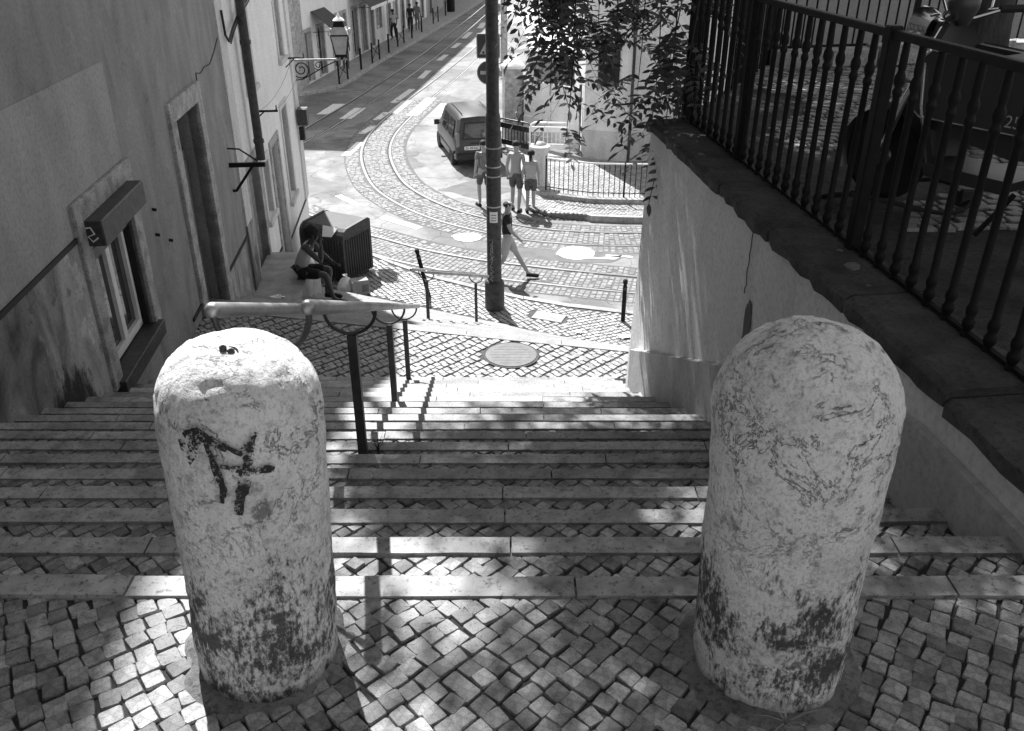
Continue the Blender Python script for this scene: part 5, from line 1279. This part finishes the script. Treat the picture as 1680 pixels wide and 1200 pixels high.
# ------------------------------------------------------------------ people
def skin_mesh(name, nodes, edges, sub=2, root=0):
    """nodes: list of (xyz, r or (rx, ry)); the surface is grown round the skeleton"""
    me = bpy.data.meshes.new(name); me.from_pydata([n[0] for n in nodes], edges, []); o = bpy.data.objects.new(name, me); col.objects.link(o)
    md = o.modifiers.new('s', 'SKIN'); md.use_smooth_shade = True
    lay_ = me.skin_vertices[0].data if len(me.skin_vertices) else None
    if lay_ is None:
        bm = bmesh.new(); bm.from_mesh(me); bm.verts.layers.skin.verify(); bm.to_mesh(me); bm.free(); lay_ = me.skin_vertices[0].data
    for i, n_ in enumerate(nodes):
        r = n_[1]; lay_[i].radius = r if isinstance(r, tuple) else (r, r); lay_[i].use_root = (i == root)
    sb = o.modifiers.new('u', 'SUBSURF'); sb.levels = sub; sb.render_levels = sub
    dg = bpy.context.evaluated_depsgraph_get(); out = bpy.data.meshes.new_from_object(o.evaluated_get(dg)); bpy.data.objects.remove(o)
    for p in out.polygons: p.use_smooth = True
    return out

STAND = dict(pelvis=(0, 0, .95), spine=(0, .0, 1.1), chest=(0, .01, 1.3), neck=(0, .01, 1.48), head=(0, .035, 1.6), top=(0, .03, 1.69),
             shL=(-.165, 0, 1.42), elL=(-.215, -.03, 1.13), wrL=(-.225, .05, .89), haL=(-.22, .075, .81), shR=(.165, 0, 1.42), elR=(.215, -.03, 1.13), wrR=(.225, .05, .89), haR=(.22, .075, .81),
             hiL=(-.09, 0, .9), knL=(-.1, .03, .5), anL=(-.1, -.03, .09), toL=(-.11, .13, .035), hiR=(.09, 0, .9), knR=(.1, .03, .5), anR=(.1, -.03, .09), toR=(.11, .13, .035))
def person(label, loc, rz, pose, skin, outfit, hair='short', scale=1.0, detail=True, group=None):
    J = dict(STAND); J.update(pose)
    e = empty('person', loc, rz, label, 'person', group); e.scale = (scale,) * 3
    names_ = ['pelvis', 'spine', 'chest', 'neck', 'head', 'top', 'shL', 'elL', 'wrL', 'haL', 'shR', 'elR', 'wrR', 'haR', 'hiL', 'knL', 'anL', 'toL', 'hiR', 'knR', 'anR', 'toR']
    rad = dict(pelvis=(.135, .1), spine=(.12, .09), chest=(.14, .1), neck=.052, head=(.086, .1), top=(.066, .072), shL=.058, elL=.042, wrL=.028, haL=(.034, .018), shR=.058, elR=.042, wrR=.028, haR=(.034, .018), hiL=.088, knL=.056, anL=.036, toL=(.036, .026), hiR=.088, knR=.056, anR=.036, toR=(.036, .026))
    ix = {n_: i for i, n_ in enumerate(names_)}
    ed = [('pelvis', 'spine'), ('spine', 'chest'), ('chest', 'neck'), ('neck', 'head'), ('head', 'top'), ('chest', 'shL'), ('shL', 'elL'), ('elL', 'wrL'), ('wrL', 'haL'), ('chest', 'shR'), ('shR', 'elR'), ('elR', 'wrR'), ('wrR', 'haR'), ('pelvis', 'hiL'), ('hiL', 'knL'), ('knL', 'anL'), ('anL', 'toL'), ('pelvis', 'hiR'), ('hiR', 'knR'), ('knR', 'anR'), ('anR', 'toR')]
    nodes = [(J[n_], rad[n_]) for n_ in names_]; edges = [(ix[a], ix[b]) for a, b in ed]
    V = {k: Vector(v) for k, v in J.items()}
    # calves: an extra joint so that shanks taper as real ones do
    for s_ in 'LR':
        p = V['kn' + s_].lerp(V['an' + s_], .35); i = len(nodes); nodes.append((tuple(p), .055)); edges.remove((ix['kn' + s_], ix['an' + s_])); edges += [(ix['kn' + s_], i), (i, ix['an' + s_])]
    body_me = skin_mesh('body', nodes, edges, 2)
    if detail:   # fingers and face joined to the same surface object
        m = MB()
        for s_ in 'LR':
            w_, h_ = V['wr' + s_], V['ha' + s_]; d = (h_ - w_).normalized(); side = d.cross(Vector((0, 1, 0)) if abs(d.y) < .9 else Vector((0, 0, 1))).normalized(); nrm = side.cross(d)
            for k in range(4):
                b = h_ + side * (k - 1.5) * .017 + d * .01; L = (.062, .07, .066, .05)[k]; m.tube([b - d * .02, b + d * L * .45, b + d * L * .8 + nrm * .018, b + d * L * .92 + nrm * .034], [.0095, .009, .008, .006], 6)
            sg_ = 1 if s_ == 'L' else -1; b = w_ + d * .03 + side * .026 * sg_; m.tube([b, b + d * .03 + side * .024 * sg_, b + d * .06 + side * .028 * sg_], [.011, .01, .007], 6)
        hd = V['head']; f = Vector((0, 1, 0)) if 'face' not in pose else Vector(pose['face']).normalized(); sdv = Vector((f.y, -f.x, 0)).normalized()
        m.tube([hd + f * .08 + Vector((0, 0, .03)), hd + f * .108 + Vector((0, 0, -.005)), hd + f * .085 + Vector((0, 0, -.018))], [.009, .014, .01], 6)
        for q in (-1, 1):
            m.tube([hd + sdv * .082 * q + Vector((0, 0, .03)), hd + sdv * .093 * q, hd + sdv * .082 * q + Vector((0, 0, -.03))], [.01, .016, .008], 6)
        bm = bmesh.new(); bm.from_mesh(body_me); t_ = m.mesh('t'); bm.from_mesh(t_); bmesh.ops.recalc_face_normals(bm, faces=bm.faces); bm.to_mesh(body_me); bm.free()
        for p in body_me.polygons: p.use_smooth = True
    body = link('body', body_me, skin, e)
    if detail:
        hd = V['head']; f = Vector(pose.get('face', (0, 1, 0))).normalized(); sdv = Vector((f.y, -f.x, 0)).normalized()
        for q in (-1, 1): MB().lathe([(.002, -.009), (.01, -.004), (.01, .004), (.002, .009)], 8, tuple(hd + f * .083 + sdv * .032 * q + Vector((0, 0, .022)))).build('eye', mat['black'], body)
        MB().tube([hd + f * .082 + sdv * -.024 + Vector((0, 0, -.045)), hd + f * .09 + Vector((0, 0, -.043)), hd + f * .082 + sdv * .024 + Vector((0, 0, -.045))], .006, 6).build('mouth', mat['cloth_mid'], body)
    hd, tp = V['head'], V['top']; f = Vector(pose.get('face', (0, 1, 0))).normalized()
    def blobm(c_, rx, rz_, amp, seed, lo=-1.0):
        m = MB(); m.lathe([(max(.002, rx * math.cos(a)), rz_ * math.sin(a)) for a in [lerp(lo, PI / 2, k / 12) for k in range(13)]], 20); o_ = []
        for x, y, z in m.v:
            k = 1 + amp * noise.noise(Vector((x * 28 + seed, y * 28, z * 28))); o_.append(tuple(Vector((x, y, z)) * k + c_))
        m.v = o_; return m
    if hair == 'short': blobm(hd - f * .018 + Vector((0, 0, .052)), .097, .085, .12, 3, -.45).build('hair', mat['hair'], body, smooth='all')
    if hair == 'afro':
        blobm(hd - f * .05 + Vector((0, 0, .045)), .125, .115, .3, 5, -1.2).build('hair', mat['hair'], body, smooth='all')
    if hair == 'bun':
        blobm(hd - f * .02 + Vector((0, 0, .05)), .1, .088, .12, 3, -.6).build('hair', mat['hair'], body, smooth='all'); MB().tube([hd - f * .09 + Vector((0, 0, .03)), hd - f * .13 + Vector((0, 0, -.06)), hd - f * .1 + Vector((0, 0, -.17))], [.03, .04, .012], 8).build('ponytail', mat['hair'], body, smooth='all')
    if hair == 'bald': blobm(hd - f * .03 + Vector((0, 0, .02)), .094, .06, .1, 3, -1.0).build('hair', mat['hair'], body, smooth='all')
    for kind, mm in outfit:
        if kind in ('tshirt', 'tank'):
            nd = [(J['pelvis'], (.155, .125)), (J['spine'], (.145, .115)), (J['chest'], (.155, .12)), (tuple(V['chest'].lerp(V['neck'], .55)), (.085, .075))]; eg = [(0, 1), (1, 2), (2, 3)]
            for s_ in 'LR':
                i = len(nd); nd.append((tuple(V['sh' + s_]), .07)); eg.append((2, i))
                if kind == 'tshirt': nd.append((tuple(V['sh' + s_].lerp(V['el' + s_], .62)), .066)); eg.append((i, i + 1))
            link('shirt', skin_mesh('shirt', nd, eg, 2), mm, e)
        if kind in ('shorts', 'trousers', 'skirt'):
            t = dict(shorts=.85, trousers=1.0, skirt=.75)[kind]
            nd = [(tuple(V['pelvis'] + Vector((0, 0, .06))), (.148, .12)), (J['pelvis'], (.15, .125))]; eg = [(0, 1)]
            for s_ in 'LR':
                i = len(nd); nd.append((tuple(V['hi' + s_] + (V['kn' + s_] - V['hi' + s_]) * .1), .105)); nd.append((tuple(V['hi' + s_].lerp(V['kn' + s_], t)), .088 if kind != 'trousers' else .074)); eg += [(1, i), (i, i + 1)]
                if kind == 'trousers': nd.append((tuple(V['kn' + s_].lerp(V['an' + s_], .9)), .06)); eg.append((i + 1, i + 2))
            link('shorts' if kind != 'trousers' else 'trousers', skin_mesh('shorts', nd, eg, 2), mm, e)
        if kind == 'shoes':
            for s_ in 'LR':
                a, b = V['an' + s_], V['to' + s_]; d = (b - a); d.z = 0; d.normalize(); h_ = a - d * .03; h_.z = b.z; m = MB().tube([h_ + Vector((0, 0, .005)), h_ + d * .06 + Vector((0, 0, .012)), b, b + d * .07 + Vector((0, 0, -.008)), b + d * .1 + Vector((0, 0, -.012))], [.036, .044, .046, .04, .02], 10)
                m.build('shoe', mm, e, smooth='all')
    return e

walk = dict(hiL=(-.09, -.01, .89), knL=(-.1, .20, .52), anL=(-.1, .42, .14), toL=(-.11, .56, .075), hiR=(.09, 0, .89), knR=(.1, -.05, .48), anR=(.1, -.36, .16), toR=(.1, -.24, .05), elL=(-.22, -.16, 1.16), wrL=(-.22, -.2, .93), haL=(-.22, -.18, .85), elR=(.22, .1, 1.15), wrR=(.23, .28, .98), haR=(.23, .34, .92))
wk = person('man walking right behind the tall pole in black print shirt and pale shorts', (-0.10, 16.95, ROAD), R(-97), walk, mat['skin'], [('tshirt', mat['cloth_black']), ('shorts', mat['cloth_white']), ('shoes', mat['black'])], 'bald')
for i in range(6):
    a, b = -.06 + .03 * (i % 3), 1.22 + .07 * (i // 3); MB().box(.128, .134, a - .01 + .02, a + .015 + .02, b - .02, b + .03).build('shirt_print', mat['cloth_grey'], wk)
strA = dict(knL=(-.1, .12, .51), anL=(-.1, .05, .1), toL=(-.12, .2, .035), knR=(.1, .0, .48), anR=(.1, -.16, .1), toR=(.11, -.02, .035))
person('shirtless man seen from behind in patterned shorts by the far kerb', (0.10, 21.6, ROAD), R(-12), strA, mat['skin'], [('shorts', mat['cloth_mid']), ('shoes', mat['black'])], 'short', 1.04)
person('woman in white top and dark shorts walking beside the shirtless man', (0.47, 21.45, ROAD), R(-5), dict(knL=(-.08, .06, .5), anL=(-.08, -.05, .09), knR=(.08, .03, .5), anR=(.09, .02, .09), shL=(-.145, 0, 1.4), shR=(.145, 0, 1.4)), mat['skin'], [('tank', mat['cloth_white']), ('skirt', mat['cloth_mid']), ('shoes', mat['black'])], 'bun', .93)
person('person with grey shirt half hidden behind the tall pole', (-0.72, 21.95, ROAD), R(20), strA, mat['skin'], [('tshirt', mat['cloth_grey']), ('shorts', mat['cloth_mid']), ('shoes', mat['black'])], 'short', 1.0)
# seated on the platform edge, elbow on knee, hand at the chin
sit = dict(pelvis=(0, 0, .55), spine=(0, .05, .70), chest=(0, .16, .89), neck=(0, .25, 1.04), head=(0, .31, 1.15), top=(0, .30, 1.24), shL=(-.155, .18, .99), elL=(-.2, .33, .76), wrL=(-.1, .52, .66), haL=(-.06, .59, .64), shR=(.155, .18, .99), elR=(.17, .44, .74), wrR=(.09, .43, .96), haR=(.06, .42, 1.03),
           hiL=(-.09, .03, .51), knL=(-.13, .46, .53), anL=(-.12, .36, .11), toL=(-.13, .52, .05), hiR=(.09, .03, .51), knR=(.12, .47, .52), anR=(.1, .55, .11), toR=(.1, .7, .05), face=(0.0, 1, -.12))
sp_ = person('person in white vest sitting on the stone platform with hand at chin', (-3.46, 13.25, -4.16), R(-98), sit, mat['skin_dark'], [('tank', mat['cloth_white']), ('shorts', mat['cloth_black']), ('shoes', mat['black'])], 'afro', 1.0)
# far pedestrians
person('pedestrian in pale clothes beside the house wall up the street', (-6.85, 53.4, -5.2), R(30), strA, mat['skin_dark'], [('tshirt', mat['cloth_white']), ('trousers', mat['cloth_black'])], 'short', .98, False)
person('pedestrian in patterned dress with dark bag up the street', (-5.95, 58.2, -5.2), R(-20), {}, mat['skin_dark'], [('tshirt', mat['cloth_grey']), ('skirt', mat['cloth_grey'])], 'short', .96, False)
person('dark dressed pedestrian next to the patterned dress up the street', (-6.3, 57.4, -5.2), R(10), strA, mat['skin_dark'], [('tshirt', mat['cloth_black']), ('trousers', mat['cloth_black'])], 'short', .94, False)
person('dark figure standing behind the wall lantern by the shop front', (-7.95, 43.4, -5.2), R(200), {}, mat['skin_dark'], [('tshirt', mat['cloth_black']), ('trousers', mat['cloth_mid'])], 'short', .98, False)

# ------------------------------------------------------------------ van
van = empty('parked_van', (-0.98, 25.75, ROAD), R(14), 'dark small van parked beyond the pole with its rear facing us', 'van')
van.scale = (.88, .88, .86)
mat['van_paint'] = M('van_paint', 0.04, 0.3, 0.08, 3, bst=0, spec=0.6); mat['van_trim'] = M('van_trim', 0.03, 0.6, 0.1); mat['tail_lamp'] = M('tail_lamp', 0.18, 0.2, .1, bst=0, spec=.8)
ST = [  # y from rear, half width at sill, belt, roof; z bottom, belt, roof
    (0.00, .72, .74, .60, .42, .98, 1.66), (0.06, .78, .80, .64, .32, .98, 1.74), (0.5, .81, .83, .66, .28, .98, 1.79), (1.6, .82, .84, .67, .27, .98, 1.81), (2.5, .82, .84, .66, .27, .97, 1.77), (2.85, .82, .84, .62, .27, .96, 1.66), (3.35, .81, .82, .70, .28, .95, 1.08), (3.8, .78, .78, .66, .30, .86, .94), (4.05, .66, .68, .56, .38, .72, .80)]
m = MB(); ring = []
for y, ws, wb_, wr_, zb, zl, zr in ST:
    L = [(-ws, y, zb), (-wb_, y, lerp(zb, zl, .5)), (-wb_, y, zl), (-wr_ - .02, y, lerp(zl, zr, .9)), (-wr_ + .08, y, zr), (0, y, zr + .03), (wr_ - .08, y, zr), (wr_ + .02, y, lerp(zl, zr, .9)), (wb_, y, zl), (wb_, y, lerp(zb, zl, .5)), (ws, y, zb), (0, y, zb - .02)]; ring.append(L)
n = 12
m.poly([p for L in ring for p in L], [(i * n + k, i * n + (k + 1) % n, (i + 1) * n + (k + 1) % n, (i + 1) * n + k) for i in range(len(ST) - 1) for k in range(n)] + [tuple(range(n)), tuple((len(ST) - 1) * n + k for k in range(n))])
bd = m.build('body', mat['van_paint'], van, smooth=True)
MB().prism([(-.52, 1.06), (.52, 1.06), (.45, 1.55), (-.45, 1.55)], -.02, .012, 'y').build('rear_window', mat['glass'], van)
MB().prism([(-.58, 1.0), (.58, 1.0), (.5, 1.6), (-.5, 1.6)], -.008, .01, 'y').build('window_seal', mat['van_trim'], van)
for sx in (-1, 1):
    for a, b in ((.35, 1.25), (1.4, 2.3)):
        P = [(a, 1.03), (b, 1.03), (b - .05, 1.6), (a + .03, 1.6)]; q = MB(); pts = []
        for off in (0.0, .012):
            for y, z in P: t = (z - .98) / (1.72 - .98); pts.append((sx * (lerp(.845, .69, t) + off), y, z))
        q.poly(pts, [(0, 1, 2, 3), (4, 5, 6, 7), (0, 1, 5, 4), (1, 2, 6, 5), (2, 3, 7, 6), (3, 0, 4, 7)]); q.build('side_window', mat['glass'], van)
    MB().box(sx * .72 - .06, sx * .72 + .06, -.025, .06, .78, 1.25, .01).build('tail_lamp', mat['tail_lamp'], van)
    mr = MB().box(sx * .98 - .09, sx * .98 + .09, 2.62, 2.72, 1.0, 1.18, .02); mr.box(min(sx * .84, sx * .92), max(sx * .84, sx * .92), 2.64, 2.7, 1.04, 1.08); mr.build('wing_mirror', mat['van_trim'], van)
    MB().box(sx * .835 - .02, sx * .835 + .02, .2, 3.2, .5, .6, .01).build('side_strip', mat['van_trim'], van)
    for y in (.72, 3.3):
        w_ = MB(); w_.lathe([(.2, -.09), (.28, -.1), (.31, -.06), (.31, .06), (.28, .1), (.2, .09)], 24); o = w_.build('wheel', mat['rubber'], van, smooth=True); o.rotation_euler = (0, PI / 2, 0); o.location = (sx * .75, y, .31)
        h_ = MB().lathe([(.05, .06 * sx), (.18, .075 * sx), (.2, .05 * sx)], 20).build('rim', mat['steel'], o)
MB().box(-.8, .8, -.1, .08, .34, .52, .03).build('bumper', mat['van_trim'], van)
MB().box(-.5, .02, -.022, .01, .66, .78, .004).build('number_plate', mat['white'], van)
t_ = link('plate_lettering', text_mesh('32-49-NC', .115, .002), mat['black'], van); t_.rotation_euler = (R(90), 0, 0); t_.location = (-.24, -.027, .718)
MB().box(-.01, .01, -.012, .0, .5, 1.66).build('door_seam', mat['van_trim'], van)
MB().box(-.3, .0, -.02, .0, .86, .9).build('door_handle', mat['van_trim'], van)
for x in (-.5, .5): MB().tube([(x, .3, 1.83), (x, 2.2, 1.84)], .015, 6).build('roof_bar', mat['van_trim'], van)

# ------------------------------------------------------------------ scooters on the terrace
mat['scooter'] = M('scooter_paint', 0.04, 0.45, 0.1, 4, bst=0, spec=0.6); mat['chrome'] = M('chrome', 0.7, 0.15, 0.1, 4, bst=0, metal=1.0); mat['seat_vinyl'] = M('seat_vinyl', 0.018, 0.5)
def scooter(loc, rz, label, lettering=True):
    """front wheel at the origin, heading +Y, rear wheel at y = -1.32"""
    s = empty('scooter', loc, rz, label, 'scooter', 'scooters parked on the terrace')
    for y in (0, -1.32):
        w_ = MB(); w_.lathe([(.15, -.045), (.22, -.055), (.255, -.03), (.262, 0), (.255, .03), (.22, .055), (.15, .045)], 32); o = w_.build('wheel', mat['rubber'], s, smooth=True); o.rotation_euler = (0, PI / 2, 0); o.location = (0, y, .262)
        MB().lathe([(.02, -.05), (.06, -.045), (.15, -.03), (.16, 0), (.15, .03), (.06, .045), (.02, .05)], 24).build('hub', mat['chrome'], o, smooth=True)
        for k in range(5): a = 2 * PI * k / 5; MB().tube([(.05 * math.cos(a), .05 * math.sin(a), 0), (.16 * math.cos(a), .16 * math.sin(a), 0)], .014, 6).build('spoke', mat['chrome'], o)
    # front mudguard
    m = MB(); P = []
    for k in range(15):
        a = R(-25 + 190 * k / 14); 
        for q in (-1, -.5, 0, .5, 1): P.append((.085 * q, (.31 - .035 * abs(q) ** 2) * math.cos(a), .262 + (.31 - .035 * abs(q) ** 2) * math.sin(a)))
    m.poly(P, [(k * 5 + q, k * 5 + q + 1, k * 5 + q + 6, k * 5 + q + 5) for k in range(14) for q in range(4)]); m.build('mudguard', mat['scooter'], s, smooth='all')
    for sx in (-.09, .09): MB().tube([(sx, 0, .262), (sx, -.12, .62), (sx * .8, -.2, .86)], [.022, .026, .03], 10).build('fork_leg', mat['chrome'], s, smooth=True)
    # leg shield, a curved panel
    m = MB(); P = []; rows = [(.30, -.30, .15), (.45, -.28, .2), (.62, -.25, .235), (.80, -.22, .23), (.95, -.2, .17), (1.02, -.19, .1)]
    for z, y, w_ in rows:
        for q in (-1, -.6, 0, .6, 1): P.append((w_ * q, y - .09 * abs(q) ** 2 + .04, z))
    for z, y, w_ in rows:
        for q in (-1, -.6, 0, .6, 1): P.append((w_ * q * .96, y - .09 * abs(q) ** 2 + .0, z))
    f_ = [(k * 5 + q, k * 5 + q + 1, k * 5 + q + 6, k * 5 + q + 5) for k in range(5) for q in range(4)]; f_ += [tuple(i + 30 for i in f) for f in f_]; edge = [0, 1, 2, 3, 4, 9, 14, 19, 24, 29, 28, 27, 26, 25, 20, 15, 10, 5]
    f_ += [(edge[i], edge[(i + 1) % 18], edge[(i + 1) % 18] + 30, edge[i] + 30) for i in range(18)]
    m.poly(P, f_); ls = m.build('leg_shield', mat['scooter'], s, smooth=True)
    MB().tube([Vector(P[i]) for i in edge] + [Vector(P[0])], .008, 6).build('chrome_edge', mat['chrome'], ls)
    # footboard and side body
    m = MB().prism([(-.36, .24), (-.80, .24), (-.84, .31), (-.32, .31)], -.16, .16, 'x'); m.build('footboard', mat['scooter'], s)
    for sx in (-1, 1):
        P = [(-.24, .60), (-.24, .84), (-.30, .90), (-.86, .86), (-.95, .8), (-.95, .60), (-.88, .56), (-.3, .56)]
        m = MB(); x0, x1 = sorted((sx * .17, sx * .225)); m.prism(P, x0, x1, 'x'); pn_ = m.build('side_panel', mat['scooter'], s)
        xo = sx * .228; MB().tube([(xo, y, z) for y, z in P] + [(xo, *P[0])], .007, 6).build('panel_trim', mat['chrome'], pn_)
        if lettering:
            t_ = link('panel_lettering', text_mesh('125', .085, .0015), mat['chrome'], pn_); t_.rotation_euler = (R(90), 0, R(90) * sx); t_.location = (xo, -.78, .615)
    m = MB().prism([(-.3, .5), (-.3, .72), (-.5, .80), (-1.2, .80), (-1.62, .76), (-1.66, .62), (-1.3, .5), (-.8, .42)], -.165, .165, 'x'); m.build('rear_body', mat['scooter'], s)
    m = MB().prism([(-.55, .81), (-.62, .90), (-.95, .87), (-1.05, .92), (-1.5, .94), (-1.58, .86), (-1.5, .81)], -.15, .15, 'x'); m.build('seat', mat['seat_vinyl'], s)
    m = MB().lathe([(.02, -.07), (.08, -.06), (.1, 0), (.095, .05), (.07, .06)], 20); o = m.build('headlamp', mat['chrome'], s, smooth=True); o.rotation_euler = (R(-80), 0, 0); o.location = (0, -.08, .98)
    g = MB().lathe([(.03, -.12), (.075, -.04), (.082, .0), (.078, .012)], 24).build('instrument_pod', mat['scooter'], s, smooth=True); g.location = (0, -.27, 1.12); g.rotation_euler = (R(-8), 0, 0)
    MB().lathe([(.066, .012), (.066, .015)], 24).build('dial', mat['white'], g); MB().box(-.03, .03, -.022, .018, .016, .019).build('display', mat['black'], g)
    MB().tube([(-.36, -.42, 1.08), (-.28, -.36, 1.08), (-.12, -.27, 1.03), (.12, -.27, 1.03), (.28, -.36, 1.08), (.36, -.42, 1.08)], .013, 8).build('handlebar', mat['chrome'], s, smooth=True)
    for sx in (-1, 1):
        MB().tube([(sx * .24, -.335, 1.075), (sx * .36, -.42, 1.08)], .02, 8).build('grip', mat['rubber'], s); MB().tube([(sx * .22, -.28, 1.07), (sx * .36, -.33, 1.075)], .007, 6).build('brake_lever', mat['chrome'], s)
        MB().tube([(sx * .2, -.31, 1.08), (sx * .26, -.28, 1.2), (sx * .27, -.27, 1.27)], .006, 6).build('mirror_stalk', mat['chrome'], s)
        o = MB().lathe([(.01, -.012), (.06, -.01), (.065, .004), (.055, .012)], 20).build('mirror', mat['chrome'], s, smooth=True); o.rotation_euler = (R(80), 0, 0); o.location = (sx * .27, -.27, 1.32)
    MB().tube([(.17, -.75, .24), (.2, -1.1, .24), (.2, -1.5, .3)], [.025, .045, .05], 12).build('exhaust', mat['chrome'], s, smooth=True)
    MB().tube([(-.12, -.85, .25), (-.22, -.75, .02)], .014, 6).build('side_stand', mat['iron'], s)
    return s
scooter((2.22, 5.12, .05), R(33), 'black scooter with chrome trimmed side panel behind the iron railing')
scooter((3.55, 4.9, .05), R(24), 'second black scooter at the right picture edge behind the first one', False)
cbl = empty('lock_cable', (2.2, 4.95, .06), 0, 'looped black lock cable on the terrace floor under the scooter', 'cable')
P = [Vector((.42 * math.cos(a) + .05, .22 * math.sin(a), .05 + .05 * math.sin(a * 2))) for a in [2 * PI * k / 28 for k in range(29)]]
MB().tube(P, .013, 8).build('cable', mat['rubber'], cbl, smooth=True); MB().box(.40, .54, -.05, .05, .0, .1, .015).build('lock', mat['dark_steel'], cbl)
# dark notice board on the far fence
nbd = empty('notice_board', (1.62, 7.62, .95), R(26), 'small dark board with faded pale writing on the far terrace fence', 'sign')
MB().box(-.17, .17, -.04, -.02, -.12, .12, .004).build('board', mat['black'], nbd)
for i, L in enumerate((.22, .18, .24, .2)):
    for k in range(7): MB().box(-L / 2 + k * L / 7, -L / 2 + (k + .7) * L / 7, -.046, -.042, .07 - i * .05, .092 - i * .05).build('chalk_mark', mat['cloth_grey'], nbd)
# rubble on the coping under the railing
for i, (y, x, s_) in enumerate(((3.55, .13, .03), (3.78, .16, .05), (4.0, .2, .03), (3.62, .2, .025))):
    m = MB().lathe([(.2, 0), (1, .2), (.9, .6), (.3, .85)], 7); m.v = [(a * s_ * (1 + .3 * noise.noise(Vector((a * 3, b * 3, c_ * 3 + i)))), b * s_ * .8, c_ * s_ * .8) for a, b, c_ in m.v]
    o = m.build('rubble_stone', mat['concrete_dark']); o.location = (1.8 + x * math.cos(TH) - y * math.sin(TH), x * math.sin(TH) + y * math.cos(TH), .108); o.rotation_euler = (0, 0, i)
    tag(o, ('smaller rubble stone nearest us on the wall coping', 'largest pale rubble stone on the wall coping under the railing', 'rubble stone farthest along the wall coping', 'tiny rubble stone touching the railing foot on the coping')[i], 'stone', 'rubble on the coping')
